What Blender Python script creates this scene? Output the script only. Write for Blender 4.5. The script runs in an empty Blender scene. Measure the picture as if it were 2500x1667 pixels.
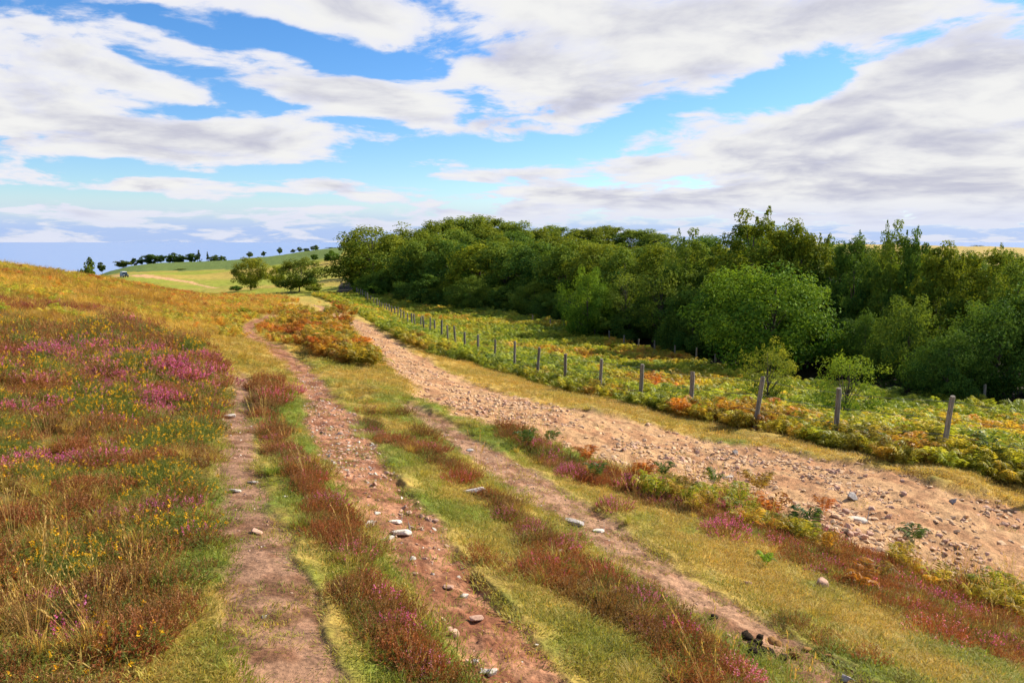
import bpy, bmesh, math, random
import numpy as np
from mathutils import Vector, Matrix

rng = np.random.default_rng(7)
random.seed(7)
S = bpy.context.scene
COL = S.collection
R = math.radians

# ------------------------------------------------------------------ camera
W0, H0, FPX = 2500.0, 1667.0, 1944.0
PITCH = math.atan((H0 / 2 - 591.0) / FPX)          # the camera looks slightly down
cam_d = bpy.data.cameras.new('camera'); cam = bpy.data.objects.new('camera', cam_d); COL.objects.link(cam)
cam_d.sensor_width = 36.0; cam_d.lens = FPX / W0 * 36.0
cam_d.clip_start = 0.1; cam_d.clip_end = 200000
cam.location = (0, 0, 0); cam.rotation_euler = (math.pi / 2 - PITCH, 0, 0)
S.camera = cam

# ------------------------------------------------------------------ light
SUN_AZ, SUN_EL = 61.0, 34.0                         # degrees right of the view direction, above the horizon
sun_dir = Vector((math.sin(R(SUN_AZ)) * math.cos(R(SUN_EL)), math.cos(R(SUN_AZ)) * math.cos(R(SUN_EL)), math.sin(R(SUN_EL))))
sl = bpy.data.lights.new('sun', 'SUN'); sun = bpy.data.objects.new('sun', sl); COL.objects.link(sun)
sl.energy = 5.0; sl.angle = R(0.5); sl.color = (1.0, 0.93, 0.80)
sun.rotation_euler = (-sun_dir).to_track_quat('-Z', 'Y').to_euler()
sun.location = (40, 20, 60)

S.view_settings.view_transform = 'Standard'
S.view_settings.look = 'None'
S.view_settings.exposure = 0.85
S.view_settings.gamma = 1.0
S.view_settings.use_curve_mapping = False
S.render.engine = 'CYCLES'
S.cycles.max_bounces = 7
S.cycles.diffuse_bounces = 3
S.cycles.glossy_bounces = 2
S.cycles.transmission_bounces = 3
S.cycles.transparent_max_bounces = 4
S.cycles.use_denoising = True
S.cycles.use_adaptive_sampling = True
S.cycles.adaptive_threshold = 0.015
S.cycles.sample_clamp_indirect = 4.0


def pxdir(u, v):
    """world direction through a point of the 2500 x 1667 photograph"""
    x = (u - W0 / 2) / FPX; y = (H0 / 2 - v) / FPX
    c, s = math.cos(PITCH), math.sin(PITCH)
    return np.array([x, c + y * s, -s + y * c])


def azel(u, v):
    d = pxdir(u, v); d = d / np.linalg.norm(d)
    return math.atan2(d[0], d[1]), math.asin(d[2])


# ------------------------------------------------------------------ node helpers
class NT:
    def __init__(self, tree):
        self.t = tree; self.n = tree.nodes; self.l = tree.links
    def new(self, typ, **kw):
        n = self.n.new(typ)
        for k, v in kw.items():
            setattr(n, k, v)
        return n
    def link(self, a, b):
        self.l.new(a, b)
    def put(self, sock, v):
        if isinstance(v, (int, float)):
            sock.default_value = v
        elif isinstance(v, (tuple, list)):
            sock.default_value = v
        else:
            self.l.new(v, sock)
    def math(self, op, a, b=0.0, c=0.0, clamp=False):
        n = self.new('ShaderNodeMath', operation=op, use_clamp=clamp)
        for i, v in enumerate((a, b, c)):
            self.put(n.inputs[i], v)
        return n.outputs[0]
    def vmath(self, op, a, b=(0, 0, 0), out=0):
        n = self.new('ShaderNodeVectorMath', operation=op)
        self.put(n.inputs[0], a)
        if op == 'SCALE':
            self.put(n.inputs['Scale'], b)
        elif len(n.inputs) > 1:
            self.put(n.inputs[1], b)
        return n.outputs[out]
    def mixc(self, f, a, b, blend='MIX'):
        n = self.new('ShaderNodeMix', data_type='RGBA', blend_type=blend)
        self.put(n.inputs[0], f)
        for i, v in ((6, a), (7, b)):
            if isinstance(v, (tuple, list)) and len(v) == 3:
                v = (*v, 1)
            self.put(n.inputs[i], v)
        return n.outputs[2]
    def noise(self, vec, scale, detail=4.0, rough=0.55, dist=0.0, out=0):
        n = self.new('ShaderNodeTexNoise')
        if vec is not None:
            self.l.new(vec, n.inputs['Vector'])
        n.inputs['Scale'].default_value = scale; n.inputs['Detail'].default_value = detail
        n.inputs['Roughness'].default_value = rough; n.inputs['Distortion'].default_value = dist
        return n.outputs[out]
    def rng(self, v, a, b, c=0.0, d=1.0, smooth=True):
        n = self.new('ShaderNodeMapRange', interpolation_type='SMOOTHSTEP' if smooth else 'LINEAR')
        for i, x in enumerate((v, a, b, c, d)):
            self.put(n.inputs[i], x)
        return n.outputs[0]


# ------------------------------------------------------------------ world: blue sky with broken cloud sheets
world = bpy.data.worlds.new('World'); S.world = world; world.use_nodes = True
wt = NT(world.node_tree); wt.n.clear()
tc = wt.new('ShaderNodeTexCoord')
gen = tc.outputs['Generated']
sep = wt.new('ShaderNodeSeparateXYZ'); wt.link(gen, sep.inputs[0])
dx, dy, dz = sep.outputs
zpos = wt.math('MAXIMUM', dz, 0.0)
sky = wt.new('ShaderNodeTexSky', sky_type='NISHITA')
sky.sun_disc = False; sky.sun_elevation = R(SUN_EL); sky.sun_rotation = R(SUN_AZ)
sky.air_density = 1.0; sky.dust_density = 0.4; sky.ozone_density = 2.0; sky.altitude = 200
hs = wt.new('ShaderNodeHueSaturation'); hs.inputs['Saturation'].default_value = 1.32
wt.link(sky.outputs[0], hs.inputs['Color'])
skycol = wt.mixc(1.0, hs.outputs[0], (0.80, 0.93, 1.12), 'MULTIPLY')
az = wt.math('ARCTAN2', dx, dy); el = wt.math('ARCSINE', dz)
cmb = wt.new('ShaderNodeCombineXYZ'); wt.link(az, cmb.inputs[0]); wt.link(el, cmb.inputs[1])
P2 = cmb.outputs[0]
den = wt.math('ADD', zpos, 0.15)
qc = wt.new('ShaderNodeCombineXYZ')
wt.link(wt.math('DIVIDE', dx, den), qc.inputs[0]); wt.link(wt.math('DIVIDE', dy, den), qc.inputs[1])
Q = qc.outputs[0]
warp = wt.noise(Q, 0.9, 3, 0.5, 0, 1)
Qw = wt.vmath('ADD', Q, wt.vmath('SCALE', wt.vmath('SUBTRACT', warp, (0.5, 0.5, 0.5)), 0.55))
n1 = wt.noise(Qw, 1.7, 10, 0.58, 0.1)
n1b = wt.noise(wt.vmath('ADD', Qw, (0.07, 0.20, 0.0)), 1.7, 7, 0.56, 0.1)      # the same sheet a step towards the horizon
n2 = wt.noise(Qw, 7.5, 7, 0.62)
# where the sheets lie in this part of the sky: (u, v, half-length, half-height, tilt in degrees, weight)
BL = [
    (150, 190, 430, 95, -10, .30), (420, 250, 330, 50, -14, .20), (150, 345, 420, 70, -10, .30), (620, 335, 420, 45, -2, .26),
    (700, 200, 330, 62, -14, .26), (1000, 255, 320, 75, -12, .32), (880, 50, 330, 80, -8, .30), (1450, 60, 430, 120, 0, .36),
    (1700, 170, 300, 80, 8, .30), (1300, 190, 260, 60, -4, .28), (1330, 270, 180, 60, 0, .26), (1950, 40, 480, 90, 0, .30),
    (2300, 170, 330, 110, 22, .34), (2150, 300, 480, 90, 6, .36), (1850, 340, 300, 60, 12, .30), (1700, 395, 260, 45, 5, .26),
    (2300, 420, 420, 90, 0, .30), (820, 430, 170, 32, 10, .26), (340, 455, 110, 16, 8, .24), (140, 486, 120, 14, 8, .20),
    (520, 480, 130, 18, -4, .22), (1350, 490, 420, 40, 2, .24), (480, 530, 560, 22, 0, .18), (300, 590, 520, 40, 0, .10),
    (1900, 490, 700, 70, 0, .22), (1250, 425, 280, 16, 2, .20),
    (2420, 400, 260, 60, 0, .34), (2330, 300, 300, 60, 0, .24), (2300, 500, 320, 40, 0, .26),
    (1670, 500, 80, 45, 0, .30), (1930, 488, 90, 40, 0, .30), (1840, 470, 70, 26, 0, .2), (2410, 425, 120, 55, 0, .3),
    (160, 628, 520, 36, 0, -.16),
    # the open blue between them
    (430, 55, 170, 32, -18, -.30), (760, 120, 260, 34, -18, -.26), (1060, 90, 120, 110, 20, -.32), (300, 228, 240, 22, -12, -.24),
    (440, 275, 190, 22, 0, -.26), (900, 300, 430, 30, -10, -.22), (1150, 370, 330, 38, 0, -.34), (1500, 300, 240, 45, 18, -.32),
    (1960, 200, 170, 95, 30, -.36), (1700, 255, 220, 32, 10, -.22), (2250, 85, 160, 26, 18, -.18), (400, 415, 560, 26, 0, -.30),
    (330, 495, 420, 26, 0, -.22), (1000, 410, 120, 40, 0, -.22), (1300, 455, 230, 12, 0, -.16),
]
acc = None
for (u, v, a, b, rot, w) in BL:
    A, E = azel(u, v)
    mp = wt.new('ShaderNodeMapping', vector_type='TEXTURE')
    wt.link(P2, mp.inputs[0])
    mp.inputs['Location'].default_value = (A, E, 0); mp.inputs['Rotation'].default_value = (0, 0, R(rot))
    mp.inputs['Scale'].default_value = (1.35 * a / FPX, 1.45 * b / FPX, 1)
    g = wt.rng(wt.vmath('LENGTH', mp.outputs[0], out=1), 0.0, 1.0, w, 0.0)
    acc = g if acc is None else wt.math('ADD', acc, g)
lay = acc
cov = wt.math('ADD', wt.math('ADD', wt.math('MULTIPLY_ADD', n1, 1.9, -0.45), lay), wt.math('MULTIPLY', wt.math('SUBTRACT', n2, 0.5), 0.34))
low = wt.rng(zpos, 0.0, 0.09, 1.0, 0.0)
cover = wt.rng(cov, 0.46, 0.65)
veil = wt.rng(zpos, 0.010, 0.065, 0.90, 0.0)            # pale air along the horizon
cover2 = wt.math('MAXIMUM', cover, veil)
thick = wt.math('ADD', wt.math('MULTIPLY_ADD', n1b, 2.2, -0.60), wt.math('MINIMUM', lay, 0.34))
shade = wt.rng(wt.math('SUBTRACT', thick, wt.math('MULTIPLY', wt.math('SUBTRACT', n2, 0.5), 0.25)), 0.58, 1.22)
cloud = wt.mixc(shade, (0.50, 0.50, 0.495), (0.30, 0.305, 0.37))
edge = wt.rng(cov, 0.52, 0.84, 1.0, 0.0)
cloud = wt.mixc(wt.math('MULTIPLY', edge, 0.45), cloud, (0.40, 0.42, 0.56))
haze_c = wt.mixc(cover, (0.185, 0.285, 0.52), (0.40, 0.425, 0.515))
cloud2 = wt.mixc(wt.math('MULTIPLY', veil, 0.9), cloud, haze_c)
b1 = wt.new('ShaderNodeBackground'); wt.link(skycol, b1.inputs[0]); b1.inputs[1].default_value = 0.085
b2 = wt.new('ShaderNodeBackground'); wt.link(cloud2, b2.inputs[0]); b2.inputs[1].default_value = 1.0
ms = wt.new('ShaderNodeMixShader'); wt.link(cover2, ms.inputs[0]); wt.link(b1.outputs[0], ms.inputs[1]); wt.link(b2.outputs[0], ms.inputs[2])
wo = wt.new('ShaderNodeOutputWorld'); wt.link(ms.outputs[0], wo.inputs[0])
world.cycles.sampling_method = 'MANUAL'; world.cycles.sample_map_resolution = 512

# ------------------------------------------------------------------ numpy noise
def _h(ix, iy, seed):
    h = (ix.astype(np.int64) * 374761393 + iy.astype(np.int64) * 668265263 + seed * 974634777) & 0xffffffff
    h = ((h ^ (h >> 13)) * 1274126177) & 0xffffffff
    h = (h ^ (h >> 16)) & 0xffff
    return h / 65535.0

def vnoise(x, y, seed=0):
    ix = np.floor(x); iy = np.floor(y); fx = x - ix; fy = y - iy
    fx = fx * fx * (3 - 2 * fx); fy = fy * fy * (3 - 2 * fy)
    a = _h(ix, iy, seed); b = _h(ix + 1, iy, seed); c = _h(ix, iy + 1, seed); d = _h(ix + 1, iy + 1, seed)
    return (a * (1 - fx) + b * fx) * (1 - fy) + (c * (1 - fx) + d * fx) * fy

def fbm(x, y, f, o=4, seed=0, g=0.5):
    s = 0.0; a = 1.0; t = 0.0
    for i in range(o):
        s = s + a * vnoise(x * f + 17.3 * i, y * f - 9.1 * i, seed + i); t += a; a *= g; f *= 2.03
    return s / t

def sstep(a, b, x):
    t = np.clip((x - a) / (b - a), 0, 1)
    return t * t * (3 - 2 * t)

# ------------------------------------------------------------------ terrain: heights known at points seen in the photograph
CP = []
def cp(u, v, D, z=None):
    d = pxdir(u, v); k = D / d[1]
    CP.append((math.atan2(d[0] * k, D), math.log(math.hypot(d[0] * k, D)), d[2] * k if z is None else z))
def cpt(th, r, z):
    CP.append((R(th), math.log(r), z))
for a in [(700,1667,3.1),(0,1667,2.9),(1300,1667,3.45),(1700,1667,3.85),(2000,1667,4.2),(2500,1667,5.0),
          (100,1400,4.2),(640,1400,4.15),(1050,1400,4.75),(1500,1400,5.5),(1900,1400,6.6),(2300,1400,8.6),(2500,1330,10.6),
          (200,1100,7.2),(580,1128,7.0),(870,1128,7.9),(1110,1128,9.0),(1400,1128,10.6),(1750,1128,13.0),
          (2325,1122,14.9),(2060,1087,16.7),(1850,1050,17.7),(1690,1025,19.4),(1308,930,28.4),(1134,868,37),
          (560,1000,10.6),(830,1000,11.5),(1090,1000,13),(1350,1000,15.5),(1500,1000,18),
          (590,915,14.5),(740,915,15.5),(900,915,17),(1000,915,19.5),(1150,930,23),
          (610,806,30),(700,830,27),(880,830,30),(950,830,34),(905,805,40),(860,786,46),(793,746,62),
          (870,715,115),(1000,742,95),(1200,775,72),(1400,815,58),(1550,850,50),(1700,890,42),(1900,940,35),(2100,965,32),(2400,1000,28),
          (680,740,60),(640,720,85),(615,707,150),(730,712,135),(450,690,220),(303,677,250),(600,678,260),
          (438,663,330),(560,655,330),(760,640,330),(341,655,450),(560,637,430),(820,606,430),(262,669,330),(262,668,430),
          (0,655,50),(0,700,33),(0,750,24),(0,815,16),(0,900,11.5),(0,1100,6.8),(150,678,58),(250,695,64),(310,702,66),(450,722,66),(600,741,64),
          (600,770,45),(300,740,40),(300,800,20),(450,850,16),(450,780,33)]:
    cp(*a)
cp(1000, 700, 60, -6.5); cp(928, 700, 85, -7.4)
for a in [(0,90,-6),(150,100,-8.5),(310,115,-9.5),(450,115,-9.3),(600,105,-7.6),(0,250,-22),(0,450,-40),(150,250,-16),(150,430,-30),
          (300,650,-50),(560,650,-45),(820,650,-40),(1200,650,-40),(1800,650,-40),(2400,600,-40),(0,650,-60),
          (2400,120,-5),(1800,120,-5.5),(1200,160,-6),(1400,250,-4.5),(1900,300,-3.5),(1000,200,-6.3),(2400,60,-5.7),(1800,65,-6.0)]:
    cp(a[0], 700, a[1], a[2])
cp(2400, 608, 260); cp(2440, 608, 280)
for th, rows in ((60, ((3,-2.9),(10,-4.8),(30,-6),(100,-6),(600,-40))), (100, ((3,-2.9),(10,-4.8),(50,-6.5),(600,-40))), (140, ((3,-2.4),(10,-4),(50,-6),(600,-40))),
                 (-60, ((3,-1.6),(10,-1.3),(30,-0.9),(80,-3),(600,-50))), (-100, ((3,-1.55),(10,-1.3),(50,-2.5),(600,-50))), (-140, ((3,-1.6),(10,-1.6),(50,-3),(600,-50))),
                 (180, ((3,-1.9),(10,-2.2),(50,-4),(600,-45))), (-180, ((3,-1.9),(10,-2.2),(50,-4),(600,-45)))):
    for r, z in rows: cpt(th, r, z)
for th in range(-180, 181, 60): cpt(th, 0.5, -1.74)
CP = np.array(CP); KT = 3.0
cx, cy, cz = CP[:, 0] * KT, CP[:, 1], CP[:, 2]
def _phi(d2):
    return 0.5 * d2 * np.log(d2 + 1e-12)
n = len(CP)
K = _phi((cx[:, None] - cx) ** 2 + (cy[:, None] - cy) ** 2) + np.eye(n) * 0.004
Pm = np.stack([np.ones(n), cx, cy], 1)
sol = np.linalg.solve(np.block([[K, Pm], [Pm.T, np.zeros((3, 3))]]), np.concatenate([cz, np.zeros(3)]))
def tps(th, lr):
    th = np.asarray(th).ravel() * KT; lr = np.asarray(lr).ravel()
    out = np.empty(len(th))
    for i in range(0, len(th), 40000):
        a, b = th[i:i + 40000, None], lr[i:i + 40000, None]
        out[i:i + 40000] = _phi((a - cx) ** 2 + (b - cy) ** 2) @ sol[:n] + sol[n] + sol[n + 1] * a[:, 0] + sol[n + 2] * b[:, 0]
    return out

TH = np.unique(np.concatenate([np.linspace(-180, -44, 50), np.linspace(-44, 44, 660), np.linspace(44, 180, 50)]))
TH = R(1) * TH
rs = [0.3]
while rs[-1] < 700:
    r = rs[-1]
    rs.append(r * (1.05 if r < 2 else 1.0058 if r < 8 else 1.0085 if r < 40 else 1.02))
RR = np.array(rs); LR = np.log(RR)
TG, LG = np.meshgrid(TH, LR)
XG = np.sin(TG) * np.exp(LG); YG = np.cos(TG) * np.exp(LG)
ZB = tps(TG, LG).reshape(TG.shape)
def sample(grid, x, y):
    x = np.asarray(x, float); y = np.asarray(y, float)
    th = np.arctan2(x, y); lr = np.log(np.maximum(np.hypot(x, y), 0.31))
    ti = np.interp(th, TH, np.arange(len(TH))); ri = np.interp(lr, LR, np.arange(len(LR)))
    t0 = np.minimum(ti.astype(int), len(TH) - 2); r0 = np.minimum(ri.astype(int), len(LR) - 2)
    ft = ti - t0; fr = ri - r0
    return (grid[r0, t0] * (1 - ft) + grid[r0, t0 + 1] * ft) * (1 - fr) + (grid[r0 + 1, t0] * (1 - ft) + grid[r0 + 1, t0 + 1] * ft) * fr
_D = np.exp(np.linspace(math.log(1.5), math.log(640), 2500))
GRID = ZB
def at(u, v):
    """the point of the ground that shows at a point of the photograph"""
    d = pxdir(u, v); k = _D / d[1]
    z = sample(GRID, d[0] * k, _D)
    b = np.nonzero(d[2] * k < z)[0]
    i = b[0] if len(b) else int(np.argmax(z - d[2] * k))
    return np.array([d[0] * k[i], _D[i], z[i]])
def atD(u, D):
    d = pxdir(u, 700)
    return np.array([d[0] * D / d[1], D])
def poly(pts):
    return np.array([at(*p)[:2] for p in pts])

def inpoly(P, x, y):
    out = np.zeros(x.shape, bool)
    lo, hi = P.min(0), P.max(0)
    sel = (x >= lo[0]) & (x <= hi[0]) & (y >= lo[1]) & (y <= hi[1])
    xs, ys = x[sel], y[sel]; o = np.zeros(xs.shape, bool)
    j = len(P) - 1
    for i in range(len(P)):
        xi, yi = P[i]; xj, yj = P[j]
        if yi != yj:
            o ^= ((yi > ys) != (yj > ys)) & (xs < (xj - xi) * (ys - yi) / (yj - yi) + xi)
        j = i
    out[sel] = o
    return out

class Strip:
    """a winding strip of ground: centre line and half width in metres"""
    def __init__(self, left, right, n=40):
        def res(P, n):
            P = np.array(P); s = np.r_[0, np.cumsum(np.hypot(*np.diff(P, axis=0).T))]; t = np.linspace(0, s[-1], n)
            return np.stack([np.interp(t, s, P[:, 0]), np.interp(t, s, P[:, 1])], 1)
        L, Rr = res(left, n), res(right, 400)
        nr_ = Rr[np.argmin(np.hypot(L[:, None, 0] - Rr[None, :, 0], L[:, None, 1] - Rr[None, :, 1]), 1)]
        Rr = nr_
        self.c = (L + Rr) / 2; self.h = np.hypot(*(L - Rr).T) / 2; self.L, self.R = L, Rr
        self.lo = np.minimum(L.min(0), Rr.min(0)) - 2; self.hi = np.maximum(L.max(0), Rr.max(0)) + 2
    def inside(self, x, y):
        """(metres inside the edge: negative outside, signed side: + right of the line)"""
        out = np.full(x.shape, -9.0); side = np.zeros(x.shape)
        sel = np.nonzero((x > self.lo[0]) & (x < self.hi[0]) & (y > self.lo[1]) & (y < self.hi[1]))
        px, py = x[sel], y[sel]; best = np.full(px.shape, -9.0); bs = np.zeros(px.shape)
        for i in range(len(self.c) - 1):
            a, b = self.c[i], self.c[i + 1]; d = b - a; l2 = d @ d + 1e-9
            t = np.clip(((px - a[0]) * d[0] + (py - a[1]) * d[1]) / l2, 0, 1)
            qx = px - a[0] - t * d[0]; qy = py - a[1] - t * d[1]
            m = self.h[i] * (1 - t) + self.h[i + 1] * t - np.hypot(qx, qy)
            u = m > best
            best[u] = m[u]; bs[u] = np.sign(qx * d[1] - qy * d[0])[u]
        out[sel] = best; side[sel] = bs
        return out, side
def rows(rr):
    return Strip([at(a, v)[:2] for v, a, b in rr], [at(b, v)[:2] for v, a, b in rr])
def cline(rr, tall):
    """a strip of plants known by where their tops and flanks show: the ground line lies below by about their height"""
    return rows([(v + tall * FPX / at(u, v)[1], u - h, u + h) for u, v, h in rr])

PA = rows([(1700,630,860),(1638,595,834),(1580,560,815),(1510,519,800),(1450,540,770),(1383,575,738),(1320,560,700),(1255,553,668),(1190,545,640),(1128,540,625),(1060,546,613),(1000,549,612),(971,564,616),(935,574,612),(912,583,600)])
PB = rows([(1700,1190,1425),(1663,1170,1400),(1595,1130,1368),(1510,1063,1275),(1425,995,1170),(1340,945,1105),(1255,880,1052),(1170,825,966),(1085,765,912),(1020,742,876),(980,746,818),(950,743,802),(913,720,774),(879,688,734),(845,640,684),(826,597,642),(808,572,618),(797,574,626),(785,608,662),(776,640,686),(768,656,698)])
PC = rows([(1700,1985,2170),(1663,1960,2120),(1638,1883,2066),(1595,1845,1980),(1553,1745,1922),(1510,1687,1861),(1468,1645,1798),(1425,1575,1730),(1383,1516,1643),(1340,1473,1584),(1298,1405,1528),(1255,1341,1469),(1213,1260,1388),(1170,1209,1337),(1128,1154,1273),(1085,1124,1184),(1043,1073,1124),(1004,1000,1040),(985,975,990)])
PD = Strip(poly([(2600,1440),(2457,1370),(2223,1323),(2053,1310),(1925,1238),(1713,1170),(1500,1128),(1229,1054),(1144,1016),(1060,977),(999,939),(945,901),(911,863),(884,824),(850,790),(815,768),(780,750),(765,742)]),
           poly([(2600,1272),(2500,1236),(2308,1176),(2053,1118),(1798,1066),(1546,1022),(1412,993),(1278,965),(1163,935),(1090,898),(1015,858),(955,820),(900,790),(850,768),(815,752),(790,741)]), 60)
VERGE = Strip(poly([(2600,1272),(2500,1236),(2308,1176),(2053,1118),(1798,1066),(1546,1022),(1412,993),(1278,965),(1163,935),(1090,898),(1015,858),(955,820),(900,790)]),
              poly([(2600,1220),(2393,1165),(2202,1126),(2049,1094),(1781,1045),(1642,1018),(1519,982),(1382,955),(1309,932),(1206,899),(1137,880),(1068,869),(972,832),(925,800)]), 40)
FAR_ROAD = Strip(poly([(262,673),(330,676),(400,680),(470,691),(520,703)]), poly([(262,671.5),(330,672),(400,675.5),(470,686),(535,702)]), 30)
ST1 = cline([(650,925,36),(650,985,40),(662,1040,32),(700,1100,38),(745,1160,46),(785,1215,44),(825,1280,50),(875,1350,58),(925,1430,58),(985,1520,56),(1035,1600,56),(1090,1667,60)], .09)
ST2 = cline([(880,1010,24),(940,1050,34),(1020,1085,42),(1100,1140,36),(1190,1205,36),(1275,1260,50),(1330,1330,85),(1420,1400,95),(1500,1460,95),(1600,1530,100),(1720,1610,100),(1790,1667,90)], .07)
ST3 = cline([(1260,1050,36),(1370,1118,50),(1480,1160,68),(1600,1188,85),(1750,1218,110),(1900,1275,130),(2050,1335,135),(2250,1420,165),(2450,1500,210),(2600,1560,220)], .07)
BRACKEN = poly([(2650,1225),(2500,1192),(2393,1163),(2202,1134),(2049,1099),(1781,1050),(1642,1023),(1519,988),(1382,961),(1309,938),(1206,908),(1137,887),(1068,872),(972,832),(905,785),(860,756),(810,738),(760,724),(840,718),(900,716),(1000,736),(1200,766),(1400,808),(1550,850),(1700,890),(1900,945),(2100,970),(2400,1005),(2650,1015)])
ISLE1 = poly([(690,762),(720,760),(762,785),(792,808),(842,825),(880,868),(928,906),(880,906),(810,882),(748,852),(725,805),(692,780)])
ISLE2 = poly([(800,747),(830,755),(860,775),(890,797),(902,806),(872,802),(830,780),(800,762)])
HEATH = poly([(-400,815),(0,812),(150,800),(320,800),(450,845),(540,905),(556,940),(540,985),(530,1060),(515,1150),(470,1290),(440,1420),(350,1560),(330,1720),(-900,1720),(-900,1100)])
DARKBAND = poly([(-300,738),(0,737),(110,744),(240,757),(320,770),(300,778),(150,772),(0,760),(-300,756)])
HUMMOCK = poly([(420,706),(520,716),(600,728),(624,738),(615,758),(540,752),(440,732)])
CREST = poly([(-300,600),(0,637),(150,657),(300,688),(430,712),(430,728),(300,712),(150,683),(0,665),(-300,640)])

def path_noise(x, y, f=2.2, seed=3):
    return fbm(x, y, f, 4, seed) - 0.5
def masks(x, y):
    nz = path_noise(x, y)
    r = np.hypot(x, y)
    o = {}
    for k, P, amp, soft in (('A', PA, .36, .09), ('B', PB, .36, .09), ('C', PC, .40, .10), ('D', PD, .8, .16)):
        m, side = P.inside(x, y)
        sc = np.clip(r / 12, .35, 1.6)
        o[k] = sstep(-soft * sc, soft * sc, m + nz * amp * np.clip(r / 9, .6, 1.2) * (1 if k == 'D' else np.clip(9 / r, .35, 1)) + 0.03); o[k + 'm'] = m; o[k + 's'] = side
    return o

# relief
r_g = np.hypot(XG, YG)
mk = masks(XG, YG)
bump = (fbm(XG, YG, 0.9, 4, 11) - .5) * 0.16 + (fbm(XG, YG, 5.0, 3, 12) - .5) * 0.05
big = (fbm(XG, YG, 0.07, 3, 13) - .5)
anyp = np.maximum.reduce([mk['A'], mk['B'], mk['C'], mk['D']])
Z = ZB + bump * np.clip(r_g / 6, .5, 2.2) * (1 - .6 * anyp) + big * np.clip((r_g - 30) / 80, 0, 1) * 1.0
fine = (fbm(XG, YG, 14.0, 4, 21, .62) - .5)
Z -= mk['A'] * (0.02 + .02 * fine * 2)
Z -= mk['B'] * (0.025 + 0.05 * (mk['Bs'] > 0) * sstep(0.25, 0.02, mk['Bm']) * sstep(.40, .6, fbm(XG, YG, 1.3, 3, 26)) * sstep(9, 5, r_g))
Z -= mk['C'] * 0.03
Z -= mk['D'] * 0.10
Z += anyp * fine * 0.055 * np.clip(1.6 - r_g / 40, .2, 1)
Z += mk['D'] * ((fbm(XG, YG, 3.0, 2, 25) - .5) * .09 + (fbm(XG, YG, 8.0, 3, 27, .7) - .5) * .07)
GRID = Z
def gz(x, y):
    return sample(GRID, x, y)

# ------------------------------------------------------------------ ground colour: what grows or lies there
def mixa(a, b, t):
    return a * (1 - t[..., None]) + b * t[..., None]
c = lambda *v: np.array(v, float)
def cover_colour(x, y, r, mk):
    nA = fbm(x, y, .55, 4, 31); nB = fbm(x, y, 2.4, 4, 32); nC = fbm(x, y, 11, 3, 33)
    green, dry, brown = c(.135, .165, .022), c(.34, .235, .055), c(.17, .085, .03)
    t = sstep(.38, .62, .5 * nA + .5 * nB + .08 * (r > 18))
    col = mixa(np.broadcast_to(green, x.shape + (3,)), dry, t)
    col = mixa(col, brown, sstep(.55, .75, nC) * .5 * np.clip(12 / r, 0, 1))
    th = np.degrees(np.arctan2(x, y))
    # the hillside: golden grass with rusty patches
    hill = sstep(13, 24, r) * sstep(-17.5, -21.5, th + (nA - .5) * 8 - 4 * (r > 48)) * sstep(90, 70, r)
    col = mixa(col, mixa(np.broadcast_to(c(.42, .27, .055), x.shape + (3,)), c(.27, .105, .03), sstep(.45, .7, nB)), hill * .9)
    far = sstep(70, 110, r)
    col = mixa(col, mixa(np.broadcast_to(c(.24, .25, .028), x.shape + (3,)), c(.34, .25, .05), sstep(.4, .65, fbm(x, y, .03, 3, 35))), far)
    h = inpoly(HEATH, x, y).astype(float)
    col = mixa(col, c(.11, .075, .025), h * .85)
    b = inpoly(DARKBAND, x, y).astype(float)
    col = mixa(col, c(.14, .03, .022), b)
    for P in (BRACKEN, ISLE1, ISLE2):
        col = mixa(col, c(.16, .11, .03), inpoly(P, x, y) * .9)
    col = mixa(col, c(.40, .26, .06), sstep(-.05, .2, VERGE.inside(x, y)[0]) * (.6 + .35 * nB))
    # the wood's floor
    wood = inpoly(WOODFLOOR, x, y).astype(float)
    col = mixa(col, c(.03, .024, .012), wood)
    col = mixa(col, c(.115, .155, .035), inpoly(FIELD, x, y).astype(float))
    col = mixa(col, c(.50, .28, .13), sstep(-.3, .4, FAR_ROAD.inside(x, y)[0]))
    gold = inpoly(GOLD, x, y).astype(float)
    col = mixa(col, c(.38, .27, .075), gold)
    g2 = fbm(x, y, 6, 4, 41)
    dk = .72 + .56 * nC
    col = mixa(col, mixa(np.broadcast_to(c(.27, .145, .088), x.shape + (3,)), c(.15, .068, .038), sstep(.42, .66, g2)) * dk[..., None], mk['A'] * .96)
    col = mixa(col, mixa(np.broadcast_to(c(.32, .15, .082), x.shape + (3,)), c(.18, .068, .035), sstep(.42, .66, g2)) * dk[..., None], mk['B'] * .97)
    col = mixa(col, mixa(np.broadcast_to(c(.30, .165, .10), x.shape + (3,)), c(.17, .076, .044), sstep(.42, .66, g2)) * dk[..., None], mk['C'] * .93)
    col = mixa(col, mixa(np.broadcast_to(c(.40, .23, .112), x.shape + (3,)), c(.31, .155, .075), sstep(.40, .66, nB)) * dk[..., None], mk['D'] * .97)
    return np.clip(col, 0.01, .8)
def wpoly(rows_):
    return np.array([atD(u, D) for u, D in rows_])
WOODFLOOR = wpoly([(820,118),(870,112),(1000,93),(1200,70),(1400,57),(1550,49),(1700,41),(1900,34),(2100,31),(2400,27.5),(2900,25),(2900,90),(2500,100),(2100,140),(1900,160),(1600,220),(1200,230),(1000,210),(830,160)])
FIELD = wpoly([(140,322),(262,326),(438,326),(560,326),(760,330),(830,336),(880,520),(560,500),(340,520),(140,520)])
GOLD = wpoly([(2080,170),(2300,135),(2700,130),(2700,500),(2050,500)])
colG = cover_colour(XG, YG, r_g, mk)

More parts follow.
